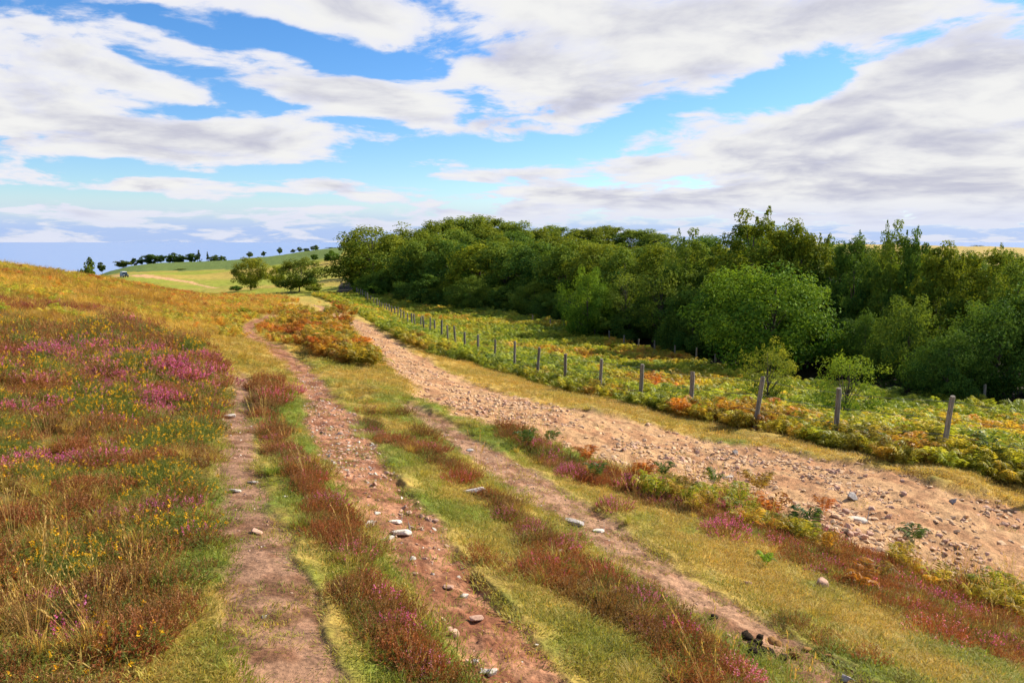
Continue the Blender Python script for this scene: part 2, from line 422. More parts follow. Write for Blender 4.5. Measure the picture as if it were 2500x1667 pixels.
# ------------------------------------------------------------------ mesh helpers
def mesh_np(name, V, F, mats, mi=None, attrs=None, smooth=False):
    """V (n,3); F an (m,3) or (m,4) array or a list of such arrays"""
    Fs = F if isinstance(F, list) else [F]
    Fs = [f for f in Fs if len(f)]
    me = bpy.data.meshes.new(name)
    V = np.asarray(V, np.float32)
    me.vertices.add(len(V)); me.vertices.foreach_set('co', V.ravel())
    loops = np.concatenate([f.ravel() for f in Fs]).astype(np.int32)
    sizes = np.concatenate([np.full(len(f), f.shape[1]) for f in Fs]).astype(np.int32)
    me.loops.add(len(loops)); me.loops.foreach_set('vertex_index', loops)
    me.polygons.add(len(sizes))
    st = np.r_[0, np.cumsum(sizes)[:-1]].astype(np.int32)
    me.polygons.foreach_set('loop_start', st)
    for m in (mats if isinstance(mats, (list, tuple)) else [mats]):
        me.materials.append(m)
    if mi is not None:
        me.polygons.foreach_set('material_index', np.asarray(mi, np.int32))
    me.polygons.foreach_set('use_smooth', np.full(len(sizes), bool(smooth)))
    for k, (typ, arr) in (attrs or {}).items():
        a = me.attributes.new(k, typ, 'POINT')
        f = {'FLOAT': 'value', 'FLOAT_COLOR': 'color', 'FLOAT_VECTOR': 'vector', 'INT': 'value'}[typ]
        a.data.foreach_set(f, np.asarray(arr, np.int32 if typ == 'INT' else np.float32).ravel())
    me.update(calc_edges=True)
    return me
def obj(name, me, parent=None, loc=None):
    o = bpy.data.objects.new(name, me); COL.objects.link(o)
    if parent: o.parent = parent
    if loc is not None: o.location = loc
    return o
def tag(o, label=None, cat=None, group=None, kind=None):
    if label: o['label'] = label
    if cat: o['category'] = cat
    if group: o['group'] = group
    if kind: o['kind'] = kind
    return o

# ------------------------------------------------------------------ materials
def mat(name):
    m = bpy.data.materials.new(name); m.use_nodes = True
    t = NT(m.node_tree); t.n.clear()
    out = t.new('ShaderNodeOutputMaterial')
    return m, t, out
def principled(t, col, rough=.9, spec=.2, bump=None, strength=.3, dist=.02):
    p = t.new('ShaderNodeBsdfPrincipled')
    t.put(p.inputs['Base Color'], (*col, 1) if isinstance(col, tuple) and len(col) == 3 else col)
    t.put(p.inputs['Roughness'], rough); p.inputs['Specular IOR Level'].default_value = spec
    if bump is not None:
        b = t.new('ShaderNodeBump'); b.inputs['Strength'].default_value = strength; b.inputs['Distance'].default_value = dist
        t.link(bump, b.inputs['Height']); t.link(b.outputs[0], p.inputs['Normal'])
    return p

M = {}
m, t, out = mat('moor_ground')
at_c = t.new('ShaderNodeAttribute', attribute_name='col')
geo = t.new('ShaderNodeNewGeometry')
nf = t.noise(geo.outputs['Position'], 38, 6, .65); nm = t.noise(geo.outputs['Position'], 7, 5, .6)
k = t.math('ADD', t.math('MULTIPLY', nf, 1.0), t.math('MULTIPLY', nm, .7))
colr = t.mixc(1.0, at_c.outputs['Color'], t.rng(k, .5, 1.2, .42, 1.58), 'MULTIPLY')
h = t.math('ADD', nf, t.math('MULTIPLY', nm, .8))
p = principled(t, colr, .95, .1, h, .55, .03); t.link(p.outputs[0], out.inputs[0]); M['ground'] = m

def leafmat(name, c1, c2, trans=.4, rough=.55, spec=.25, attr_mix=True, hue=.0):
    """plant tissue: colour between two tints by the plant's own variation, times the plant's tint"""
    m, t, out = mat(name)
    va = t.new('ShaderNodeAttribute', attribute_name='var')
    ia = t.new('ShaderNodeAttribute', attribute_type='INSTANCER', attribute_name='tint')
    base = t.mixc(va.outputs['Fac'], c1, c2)
    colr = t.mixc(1.0, base, ia.outputs['Color'], 'MULTIPLY')
    p = principled(t, colr, rough, spec)
    tr = t.new('ShaderNodeBsdfTranslucent')
    t.link(t.mixc(1.0, colr, (1.25, 1.15, .7), 'MULTIPLY'), tr.inputs['Color'])
    mx = t.new('ShaderNodeMixShader'); mx.inputs[0].default_value = trans
    t.link(p.outputs[0], mx.inputs[1]); t.link(tr.outputs[0], mx.inputs[2]); t.link(mx.outputs[0], out.inputs[0])
    M[name] = m
    return m
leafmat('grass_blade', (.55, .60, .45), (1.15, 1.05, .95), .45)
leafmat('straw', (.46, .33, .10), (.66, .50, .20), .35)
leafmat('heather_sprig', (.19, .078, .03), (.52, .225, .085), .3)
leafmat('heather_flower', (.60, .07, .36), (.80, .24, .50), .45)
leafmat('gorse_spine', (.09, .13, .02), (.24, .26, .04), .3)
leafmat('gorse_flower', (.75, .36, .01), (.85, .52, .02), .4)
leafmat('bracken_frond', (.55, .60, .60), (1.2, 1.1, 1.0), .45)
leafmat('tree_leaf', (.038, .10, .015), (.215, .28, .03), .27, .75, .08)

def simple(name, c1, c2, scale, rough=.85, spec=.2, bumps=.4, dist=.01, stretch=None, detail=5):
    m, t, out = mat(name)
    tcn = t.new('ShaderNodeTexCoord'); vec = tcn.outputs['Object']
    oi = t.new('ShaderNodeObjectInfo')
    vec2 = t.vmath('ADD', vec, t.vmath('SCALE', (3.1, 7.7, 1.9), oi.outputs['Random']))
    if stretch:
        vec2 = t.vmath('MULTIPLY', vec2, stretch)
    nz = t.noise(vec2, scale, detail, .6)
    colr = t.mixc(t.rng(nz, .3, .7), c1, c2)
    colr = t.mixc(1.0, colr, t.rng(oi.outputs['Random'], 0, 1, .78, 1.22, False), 'MULTIPLY')
    p = principled(t, colr, rough, spec, nz, bumps, dist); t.link(p.outputs[0], out.inputs[0])
    M[name] = m
    return m
simple('bark', (.055, .040, .028), (.13, .105, .08), 6, .9, .15, .6, .02, (3, 3, .6))
simple('post_wood', (.12, .095, .065), (.30, .26, .20), 9, .85, .2, .6, .006, (6, 6, .5))
simple('stone_pale', (.44, .36, .28), (.66, .58, .48), 9, .85, .25, .5, .01)
simple('stone_track', (.46, .275, .145), (.64, .43, .255), 16, .88, .2, .5, .006)
simple('stone_red', (.38, .20, .125), (.58, .37, .26), 12, .88, .2, .5, .008)
simple('stone_grey', (.22, .19, .17), (.42, .37, .33), 10, .85, .25, .5, .01)
simple('dung_dark', (.016, .011, .007), (.06, .042, .026), 22, .95, .05, .7, .01)
simple('dung_straw', (.22, .10, .03), (.42, .23, .08), 40, .95, .1, .8, .01)
m, t, out = mat('wire'); p = principled(t, (.25, .23, .21), .45, .5); p.inputs['Metallic'].default_value = .8; t.link(p.outputs[0], out.inputs[0]); M['wire'] = m
for nme, colr, ro, spc in (('car_paint', (.035, .05, .055), .3, .5), ('car_roof', (.70, .70, .68), .35, .5), ('car_glass', (.02, .03, .035), .08, .6), ('car_tyre', (.02, .02, .02), .9, .2), ('car_rim', (.35, .35, .36), .4, .5), ('car_lamp', (.75, .75, .7), .2, .6), ('car_trim', (.03, .03, .03), .5, .4)):
    m, t, out = mat(nme); p = principled(t, colr, ro, spc); t.link(p.outputs[0], out.inputs[0]); M[nme] = m
m, t, out = mat('sea_water')
geo = t.new('ShaderNodeNewGeometry')
nz = t.noise(t.vmath('SCALE', geo.outputs['Position'], .004), 1.0, 6, .6)
p = principled(t, t.mixc(nz, (.165, .26, .475), (.18, .28, .50)), .3, .5, nz, .1, 2.0); p.inputs['IOR'].default_value = 1.33; t.link(p.outputs[0], out.inputs[0]); M['sea'] = m  # haze over the far water is painted in as a paler base colour

# ------------------------------------------------------------------ the setting
nr, nt = TG.shape
idx = np.arange(nr * nt).reshape(nr, nt)
quads = np.stack([idx[:-1, :-1], idx[:-1, 1:], idx[1:, 1:], idx[1:, :-1]], -1).reshape(-1, 4)
V = np.stack([XG, YG, Z], -1).reshape(-1, 3)
dxr = np.stack(np.gradient(V.reshape(nr, nt, 3), axis=0), 0) if False else None
g0 = np.gradient(V.reshape(nr, nt, 3), axis=0); g1 = np.gradient(V.reshape(nr, nt, 3), axis=1)
NRM = np.cross(g1, g0); NRM /= np.linalg.norm(NRM, axis=-1, keepdims=True) + 1e-12
NRM[NRM[..., 2] < 0] *= -1
NRM = NRM.reshape(-1, 3)
ms_ = np.stack([mk[k].ravel() for k in 'ABCD'], -1)
fld = inpoly(FIELD, XG, YG).ravel(); rd = (FAR_ROAD.inside(XG, YG)[0] > 0).ravel()
vcls = np.where(ms_.max(1) > .5, ms_.argmax(1) + 1, 0); vcls[fld] = 5; vcls[rd] = 6
fc = vcls[quads]; fcls = np.where(fc[:, 0] == fc[:, 2], fc[:, 0], fc.min(1))
ground_objs = {}
for ci, nme, lab in ((0, 'ground', 'open moorland of short grass and heath sloping down to the wood'), (1, 'footpath', 'narrow bare earth footpath beside the heather slope, nearest the hill'),
                     (2, 'footpath', 'worn reddish footpath with scattered rubble winding between two heather strips'), (3, 'footpath', 'faint bare earth footpath between the middle footpath and the stony track'),
                     (4, 'stony_track', 'broad stony track running beside the fence'), (5, 'field', 'dark green crop field below the distant row of trees'), (6, 'road', 'pale dirt road where the vehicle stands')):
    q = quads[fcls == ci]
    if not len(q): continue
    used, inv = np.unique(q, return_inverse=True)
    col4 = np.concatenate([colG.reshape(-1, 3)[used], np.ones((len(used), 1))], 1)
    me = mesh_np(nme, V[used], inv.reshape(-1, 4), M['ground'], None, {'col': ('FLOAT_COLOR', col4)}, True)
    me.normals_split_custom_set_from_vertices(NRM[used].tolist())
    o = obj(nme, me); tag(o, lab, None, None, 'structure'); ground_objs[ci] = o
sea_z = -60.0
aa = np.linspace(-math.pi, math.pi, 97)[:-1]
rr_ = np.array([300, 1000, 4000, 15000, 60000, 150000.])
SV = np.array([[math.sin(a) * r, math.cos(a) * r, sea_z] for r in rr_ for a in aa])
SF = np.array([[i * 96 + j, i * 96 + (j + 1) % 96, (i + 1) * 96 + (j + 1) % 96, (i + 1) * 96 + j] for i in range(5) for j in range(96)])
tag(obj('sea', mesh_np('sea', SV, SF, M['sea'])), 'blue sea beyond the fields on the horizon', None, None, 'structure')

# ------------------------------------------------------------------ plant shapes
def quad_leaf(base, axis, side, L, Wd, fold, droop, nrm):
    """four points of a pointed leaf (vectorised)"""
    mid = base + axis * (L * .5)[:, None] + nrm * (fold)[:, None]
    tip = base + axis * L[:, None] - nrm * droop[:, None]
    return np.stack([base, mid + side * (Wd * .5)[:, None], tip, mid - side * (Wd * .5)[:, None]], 1)
def unit(v):
    return v / (np.linalg.norm(v, axis=-1, keepdims=True) + 1e-9)
def rdir(n_, g):
    return unit(g.normal(size=(n_, 3)))

def blades(n_, rad, h0, h1, lean, w, g, bend=.5, curl=0):
    """grass blades, each a bent strip of three faces"""
    a = g.uniform(0, 2 * math.pi, n_); rr = rad * np.sqrt(g.uniform(0, 1, n_))
    b = np.stack([rr * np.cos(a), rr * np.sin(a), np.full(n_, -.01)], 1)
    a2 = a + g.normal(0, .9, n_); out = np.stack([np.cos(a2), np.sin(a2), np.zeros(n_)], 1)
    sd = np.stack([-np.sin(a2 + g.normal(0, .7, n_)), np.cos(a2), np.zeros(n_)], 1)
    h = g.uniform(h0, h1, n_); ln = np.abs(g.normal(lean, lean * .5, n_))
    p1 = b + np.array([0, 0, 1.]) * (h * .5)[:, None] + out * (h * ln * .35)[:, None]
    p2 = b + np.array([0, 0, 1.]) * (h * (1 - bend * ln * .4))[:, None] + out * (h * ln * (.8 + .4 * bend))[:, None]
    ww = w * g.uniform(.7, 1.3, n_)
    V_ = np.stack([b - sd * ww[:, None] * .5, b + sd * ww[:, None] * .5, p1 + sd * ww[:, None] * .42, p1 - sd * ww[:, None] * .42, p2], 1).reshape(-1, 3)
    i = np.arange(n_)[:, None] * 5
    Fq = i + np.array([[0, 1, 2, 3]]); Ft = i + np.array([[3, 2, 4]])
    var = np.repeat(g.uniform(0, 1, n_), 5)
    return V_, Fq, Ft, var

class Build:
    def __init__(self): self.V = []; self.Q = []; self.T = []; self.qm = []; self.tm = []; self.var = []; self.n = 0
    def add(self, V_, Q=None, T=None, mi=0, var=None):
        V_ = np.asarray(V_, float)
        self.V.append(V_); self.var.append(np.full(len(V_), .5) if var is None else var)
        if Q is not None and len(Q): self.Q.append(np.asarray(Q) + self.n); self.qm.append(np.full(len(Q), mi))
        if T is not None and len(T): self.T.append(np.asarray(T) + self.n); self.tm.append(np.full(len(T), mi))
        self.n += len(V_)
    def leaves(self, Q4, mi=0, var=None):
        k = len(Q4); self.add(Q4.reshape(-1, 3), np.arange(4 * k).reshape(-1, 4), None, mi, np.repeat(var if var is not None else np.full(k, .5), 4))
    def tube(self, pts, rad, sides=5, mi=0, cap=True):
        pts = np.asarray(pts, float); rad = np.broadcast_to(rad, (len(pts),))
        tg = np.gradient(pts, axis=0); tg = unit(tg)
        ref = np.array([0, 0, 1.]) if abs(tg[0, 2]) < .8 else np.array([1., 0, 0])
        s1 = unit(np.cross(tg, ref)); s2 = np.cross(tg, s1)
        a = np.arange(sides) * 2 * math.pi / sides
        V_ = (pts[:, None] + (s1[:, None] * np.cos(a)[None, :, None] + s2[:, None] * np.sin(a)[None, :, None]) * rad[:, None, None]).reshape(-1, 3)
        i, j = np.meshgrid(np.arange(len(pts) - 1), np.arange(sides), indexing='ij')
        Q = np.stack([i * sides + j, i * sides + (j + 1) % sides, (i + 1) * sides + (j + 1) % sides, (i + 1) * sides + j], -1).reshape(-1, 4)
        T = None
        if cap:
            V_ = np.vstack([V_, pts[-1:]]); e = (len(pts) - 1) * sides
            T = np.array([[e + k, e + (k + 1) % sides, len(V_) - 1] for k in range(sides)])
        self.add(V_, Q, T, mi)
    def mesh(self, name, mats, smooth=False):
        V_ = np.concatenate(self.V); Fs = []; mi = []
        if self.Q: Fs.append(np.concatenate(self.Q)); mi.append(np.concatenate(self.qm))
        if self.T: Fs.append(np.concatenate(self.T)); mi.append(np.concatenate(self.tm))
        return mesh_np(name, V_, Fs, mats, np.concatenate(mi), {'var': ('FLOAT', np.concatenate(self.var))}, smooth)

def make_grass(g, n_=100, rad=.15, h=(.010, .036), lean=1.3, w=.0042):
    B = Build(); V_, q, tr, var = blades(n_, rad, *h, lean, w, g); B.add(V_, q, tr, 0, var)
    return B.mesh('grass_tuft', [M['grass_blade']])
def make_tussock(g, n_=95, rad=.07, h=(.12, .30), lean=.55, w=.0045):
    B = Build(); V_, q, tr, var = blades(n_, rad, *h, lean, w, g, .8); B.add(V_, q, tr, 0, var)
    return B.mesh('grass_tussock', [M['grass_blade']])
def make_stems(g, n_=7, h=(.25, .5), spread=.25, rad=.05):
    B = Build()
    for i in range(n_):
        a = g.uniform(0, 6.28); L = g.uniform(*h); o_ = np.array([math.cos(a), math.sin(a), 0]); b = o_ * g.uniform(0, rad)
        le = abs(g.normal(spread, spread * .5)); tt = np.linspace(0, 1, 5)[:, None]
        pts = b + np.array([0, 0, 1.]) * L * tt * (1 - .12 * le * tt) + o_ * L * le * tt ** 1.6
        w = .0012
        B.tube(pts, np.array([1, .9, .8, .7, .5]) * w, 3, 0)
        sd = np.cross(o_, [0, 0, 1.])
        k = 7; f = np.linspace(.80, 1.02, k); base = b + np.array([0, 0, 1.]) * (L * f * (1 - .12 * le * f))[:, None] + o_ * (L * le * f ** 1.6)[:, None]
        ax = unit(np.array([0, 0, 1.]) + o_ * .4 * 1 + rdir(k, g) * .35)
        sd_ = unit(np.cross(ax, rdir(k, g)))
        B.leaves(quad_leaf(base, ax, sd_, np.full(k, .022), np.full(k, .007), np.full(k, .001), np.full(k, .0), np.cross(ax, sd_)), 0, g.uniform(.3, 1, k))
    return B.mesh('grass_stems', [M['straw']])
def sprigs(B, F, g, n_, rad, h, flower, nleaf=16, leaf=.012, dome=.5):
    """upright heather sprigs set with short leaves; flowers round the tips go to F"""
    for i in range(n_):
        rr = rad * math.sqrt(g.uniform(0, 1)); a = g.uniform(0, 6.28)
        b = np.array([rr * math.cos(a), rr * math.sin(a), -.01]); L = g.uniform(*h) * (1 - dome * (rr / rad) ** 2)
        d = unit(np.array([math.cos(a) * rr / rad * .6, math.sin(a) * rr / rad * .6, 1.0]) + g.normal(0, .36, 3))
        f = g.uniform(.15, 1.0, nleaf); base = b + d * (L * f)[:, None]
        ax = unit(d * .9 + rdir(nleaf, g) * .75); sd = unit(np.cross(ax, rdir(nleaf, g)))
        v0 = g.uniform(0, 1)
        B.leaves(quad_leaf(base, ax, sd, leaf * g.uniform(.7, 1.8, nleaf), leaf * .46 * g.uniform(.7, 1.4, nleaf), np.full(nleaf, .001), np.full(nleaf, 0.), np.cross(ax, sd)), 0, np.clip(v0 + g.normal(0, .2, nleaf), 0, 1))
        s = unit(np.cross(d, [.3, .8, .1])); B.leaves(np.stack([b - s * .0022, b + s * .0022, b + d * L + s * .001, b + d * L - s * .001])[None], 0, np.array([.2]))
        if g.uniform() < flower:
            k = 9; f = g.uniform(.62, 1.05, k); base = b + d * (L * f)[:, None] + rdir(k, g) * .004
            ax = unit(rdir(k, g) + d * .3); sd = unit(np.cross(ax, rdir(k, g)))
            F.leaves(quad_leaf(base, ax, sd, g.uniform(.009, .016, k), g.uniform(.007, .012, k), np.full(k, .001), np.full(k, 0.), np.cross(ax, sd)), 1 if F is B else 0, g.uniform(0, 1, k))
def make_heather(g, flower=0., n_=54, rad=.16, h=(.10, .20)):
    B = Build(); sprigs(B, B, g, n_, rad, h, flower)
    return B.mesh('heather_tuft', [M['heather_sprig'], M['heather_flower']])
def make_gorse(g, flower=.3, n_=44, rad=.16, h=(.10, .22)):
    B = Build()
    for i in range(n_):
        rr = rad * math.sqrt(g.uniform(0, 1)); a = g.uniform(0, 6.28)
        b = np.array([rr * math.cos(a), rr * math.sin(a), -.01]); L = g.uniform(*h) * (1 - .5 * (rr / rad) ** 2)
        d = unit(np.array([math.cos(a) * rr / rad * .7, math.sin(a) * rr / rad * .7, 1.0]) + g.normal(0, .25, 3))
        k = 18; f = g.uniform(.2, 1., k); base = b + d * (L * f)[:, None]
        ax = unit(d * .6 + rdir(k, g)); sd = unit(np.cross(ax, rdir(k, g)))
        B.leaves(quad_leaf(base, ax, sd, g.uniform(.014, .028, k), g.uniform(.003, .005, k), np.full(k, .001), np.full(k, 0.), np.cross(ax, sd)), 0, g.uniform(0, 1, k))
        if g.uniform() < flower:
            k = 7; base = b + d * (L * g.uniform(.85, 1.05, k))[:, None] + rdir(k, g) * .006
            ax = unit(rdir(k, g) + d * .5); sd = unit(np.cross(ax, rdir(k, g)))
            B.leaves(quad_leaf(base, ax, sd, g.uniform(.014, .024, k), g.uniform(.011, .018, k), np.full(k, .002), np.full(k, 0.), np.cross(ax, sd)), 1, g.uniform(0, 1, k))
    return B.mesh('gorse_tuft', [M['gorse_spine'], M['gorse_flower']])
def frond(B, g, base, a, L, rise, v0, npair=15):
    o_ = np.array([math.cos(a), math.sin(a), 0.]); sd = np.array([-math.sin(a), math.cos(a), 0.])
    tt = np.linspace(0, 1, npair + 4)
    rise_c = L * rise * (np.sin(tt * math.pi * .62) * 1.0 - .22 * tt ** 2); outc = L * (.25 * tt + .62 * tt ** 1.6) * (1.15 - .4 * rise)
    pts = base + o_ * outc[:, None] + np.array([0, 0, 1.]) * rise_c[:, None]
    tg = unit(np.gradient(pts, axis=0)); up = np.cross(tg, sd); up = np.where(up[:, 2:] < 0, -up, up)
    w = .004
    st = np.stack([pts[:-1] - sd * w, pts[:-1] + sd * w, pts[1:] + sd * w, pts[1:] - sd * w], 1); B.leaves(st, 0, np.full(len(st), .2))
    k = np.arange(4, npair + 4); s = (k - 3) / npair
    wid = L * .36 * np.minimum(1.0, (1.08 - s) * 1.25) * (1 - .15 * (s < .15))
    for sg in (-1, 1):
        ax = unit(sg * sd * 1.0 + tg[k] * .42 - up[k] * g.uniform(.05, .3, len(k))[:, None] + g.normal(0, .10, (len(k), 3)))
        ww = L * .058 * np.ones(len(k)) * (1.1 - .4 * s)
        B.leaves(quad_leaf(pts[k], ax, unit(np.cross(ax, up[k])), wid * g.uniform(.8, 1.1, len(k)), ww, np.full(len(k), .006) * 1, wid * g.uniform(.05, .25, len(k)), up[k]), 0, np.clip(v0 + g.normal(0, .16, len(k)), 0, 1))
def make_bracken(g, n_=7, L=(.45, .8), rise=(.6, 1.2)):
    B = Build(); a0 = g.uniform(0, 6.28)
    for i in range(n_):
        frond(B, g, np.array([g.normal(0, .04), g.normal(0, .04), -.02]), a0 + i * 6.28 / n_ + g.normal(0, .3), g.uniform(*L), g.uniform(*rise), g.uniform(0, 1))
    return B.mesh('bracken_plant', [M['bracken_frond']])
def make_stone(g, mat_, flat=.6, name='stone', npts=16, elong=1.0):
    bm = bmesh.new()
    P = rdir(npts, g); P = P / np.max(np.abs(P), 1, keepdims=True) ** .75 * g.uniform(.78, 1.0, (npts, 1)) * np.array([1.0 * elong, .78, flat]) * .5
    for p_ in P: bm.verts.new(p_)
    res = bmesh.ops.convex_hull(bm, input=bm.verts)
    bmesh.ops.delete(bm, geom=[v for v in bm.verts if not v.link_faces], context='VERTS')
    bmesh.ops.bevel(bm, geom=list(bm.edges), offset=.035, segments=1, affect='EDGES')
    me = bpy.data.meshes.new(name); bm.to_mesh(me); bm.free(); me.materials.append(mat_)
    return me

g = np.random.default_rng(11)
T_GRASS = [make_grass(g) for _ in range(6)]
T_TUSS = [make_tussock(g) for _ in range(4)]
T_STEM = [make_stems(g) for _ in range(5)]
T_HEATH = [make_heather(g, 0.0) for _ in range(4)]
T_HFLOW = [make_heather(g, .55) for _ in range(4)]
T_GORSE = [make_gorse(g, .13) for _ in range(4)]
T_BRACK = [make_bracken(g, int(g.integers(6, 9))) for _ in range(6)]
T_STONE = [make_stone(g, M['stone_track'], g.uniform(.28, .6)) for _ in range(8)]
T_STONEB = [make_stone(g, M['stone_red'], g.uniform(.4, .8)) for _ in range(6)]
T_STONEP = [make_stone(g, M['stone_pale'], g.uniform(.4, .7)) for _ in range(5)]

# ------------------------------------------------------------------ ground cover (nobody could count it)
def scatter(name, meshes, P, yaw, scl, tint, tilt=.12, label=None, parent=None):
    n_ = len(P)
    if not n_: return
    tc_ = bpy.data.collections.new(name + '_kinds')
    for me in meshes:
        o_ = bpy.data.objects.new(me.name, me); tc_.objects.link(o_)
    me = bpy.data.meshes.new(name)
    me.vertices.add(n_); me.vertices.foreach_set('co', np.asarray(P, np.float32).ravel())
    def at_(k_, typ, f, arr):
        a = me.attributes.new(k_, typ, 'POINT'); a.data.foreach_set(f, np.ascontiguousarray(arr).ravel())
    rot = np.stack([g.normal(0, tilt, n_), g.normal(0, tilt, n_), yaw], 1).astype(np.float32)
    at_('turn', 'FLOAT_VECTOR', 'vector', rot)
    at_('size', 'FLOAT', 'value', np.asarray(scl, np.float32))
    at_('pick', 'INT', 'value', g.integers(0, len(meshes), n_).astype(np.int32))
    t4 = np.ones((n_, 4), np.float32); t4[:, :3] = tint; at_('tint', 'FLOAT_COLOR', 'color', t4)
    o_ = obj(name, me, parent)
    tag(o_, label, None, None, 'stuff')
    ng = bpy.data.node_groups.new(name + '_scatter', 'GeometryNodeTree')
    ng.interface.new_socket('Geometry', in_out='INPUT', socket_type='NodeSocketGeometry')
    ng.interface.new_socket('Geometry', in_out='OUTPUT', socket_type='NodeSocketGeometry')
    N = ng.nodes; L = ng.links
    gi = N.new('NodeGroupInput'); go = N.new('NodeGroupOutput')
    ci = N.new('GeometryNodeCollectionInfo'); ci.inputs[0].default_value = tc_; ci.inputs['Separate Children'].default_value = True; ci.inputs['Reset Children'].default_value = True
    ip = N.new('GeometryNodeInstanceOnPoints'); ip.inputs['Pick Instance'].default_value = True
    def na(k_, typ):
        x = N.new('GeometryNodeInputNamedAttribute'); x.data_type = typ; x.inputs[0].default_value = k_; return x.outputs[0]
    L.new(gi.outputs[0], ip.inputs['Points']); L.new(ci.outputs[0], ip.inputs['Instance'])
    L.new(na('pick', 'INT'), ip.inputs['Instance Index'])
    e2r = N.new('FunctionNodeEulerToRotation'); L.new(na('turn', 'FLOAT_VECTOR'), e2r.inputs[0]); L.new(e2r.outputs[0], ip.inputs['Rotation'])
    L.new(na('size', 'FLOAT'), ip.inputs['Scale'])
    L.new(ip.outputs[0], go.inputs[0])
    md = o_.modifiers.new('scatter', 'NODES'); md.node_group = ng
    return o_

def spread(N, r0, r1, p, th0=-40, th1=40):
    u = rng.uniform(0, 1, N); e = 2 - p
    r = (r0 ** e + u * (r1 ** e - r0 ** e)) ** (1 / e); th = R(1) * rng.uniform(th0, th1, N)
    return r * np.sin(th), r * np.cos(th), r
def cells(x, y, f, seed):
    """cushions: distance to the nearest cushion's middle (0..1) and that cushion's own random number"""
    xs, ys = x * f, y * f; ix, iy = np.floor(xs), np.floor(ys)
    best = np.full(x.shape, 9.0); idn = np.zeros(x.shape)
    for a in (-1, 0, 1):
        for b in (-1, 0, 1):
            gx, gy = ix + a, iy + b
            d = np.hypot(gx + .15 + .7 * _h(gx, gy, seed) - xs, gy + .15 + .7 * _h(gx, gy, seed + 1) - ys)
            u = d < best; best[u] = d[u]; idn[u] = _h(gx, gy, seed + 2)[u]
    return np.clip(best / .75, 0, 1), idn
def zones(x, y):
    z = masks(x, y)
    z['path'] = np.maximum.reduce([z['A'], z['B'], z['C'], z['D']])
    z['near'] = np.maximum.reduce([z['Am'], z['Bm'], z['Cm']])
    jx = x + (fbm(x, y, 1.6, 3, 51) - .5) * .7; jy = y + (fbm(x, y, 1.6, 3, 52) - .5) * .7
    z['heath'] = inpoly(HEATH, jx, jy); z['band'] = inpoly(DARKBAND, x, y)
    j2 = np.clip(np.hypot(x, y) / 25, .5, 2)
    jx = x + (fbm(x, y, .9, 3, 53) - .5) * 1.4 * j2; jy = y + (fbm(x, y, .9, 3, 54) - .5) * 1.4 * j2
    z['bracken'] = inpoly(BRACKEN, x * .75 + jx * .25, y * .75 + jy * .25); z['isle'] = inpoly(ISLE1, jx, jy) | inpoly(ISLE2, jx, jy); z['hum'] = inpoly(HUMMOCK, x, y); z['crest'] = inpoly(CREST, jx, jy)
    for k, P in (('s1', ST1), ('s2', ST2), ('s3', ST3)):
        z[k] = P.inside(x, y)[0] + (fbm(x, y, 2.2, 3, 55) - .5) * .35
    z['verge'] = VERGE.inside(x, y)[0]
    z['wood'] = inpoly(WOODFLOOR, x, y); z['th'] = np.degrees(np.arctan2(x, y))
    return z
def tinted(a, b, t, j=.12):
    n_ = len(t)
    return np.clip(mixa(np.broadcast_to(c(*a), (n_, 3)), c(*b), t) * (1 + rng.normal(0, j, (n_, 1))) * (1 + rng.normal(0, j * .4, (n_, 3))), .004, 1)
def lay3(x, y): return np.stack([x, y, gz(x, y)], 1)

# short grass
x, y, r = spread(80000, 1.7, 50, 1.15)
z = zones(x, y)
pr = np.ones(len(x))
pr *= np.where(z['path'] > .45, .03 + .16 * (fbm(x, y, 2.6, 2, 36) > .60), 1) * np.where(z['D'] > .5, .1, 1); pr *= np.where(z['heath'], .45, 1); pr *= np.where(z['bracken'] | z['isle'], .12, 1); pr *= np.where(z['wood'], 0, 1)
pr *= np.where((z['s1'] > .1) | (z['s2'] > .1), .5, 1)
reach = .07 * np.clip(r / 8, .9, 3.0) ** .55
pr *= np.where(((z['near'] + reach > 0) & (z['path'] < .45)) | (z['Dm'] + reach > 0), .2, 1)
k = rng.uniform(0, 1, len(x)) < pr
x, y, r = x[k], y[k], r[k]; z = {q: v[k] for q, v in z.items()}
nA = fbm(x, y, .55, 4, 31); nB = fbm(x, y, 2.4, 4, 32)
gr = sstep(.60, .36, .5 * nA + .5 * nB) * .9 + .55 * sstep(-.45, -.05, z['near']) * (r < 14) - .25 * (r > 16) - .35 * (z['verge'] > 0)
scl = (.75 + .55 * rng.uniform(0, 1, len(x))) * np.clip(r / 8, .9, 3.0) ** .55
scl = scl * np.where(z['heath'], 1.3, 1) * np.where((z['near'] > -.25) & (r > 9), .75, 1)
tn = tinted((.58, .42, .11), (.30, .335, .05), np.clip(gr + rng.normal(0, .18, len(x)), 0, 1))
scatter('grass', T_GRASS, lay3(x, y), rng.uniform(0, 6.28, len(x)), scl, tn, .1, 'short moorland grass growing between the paths')

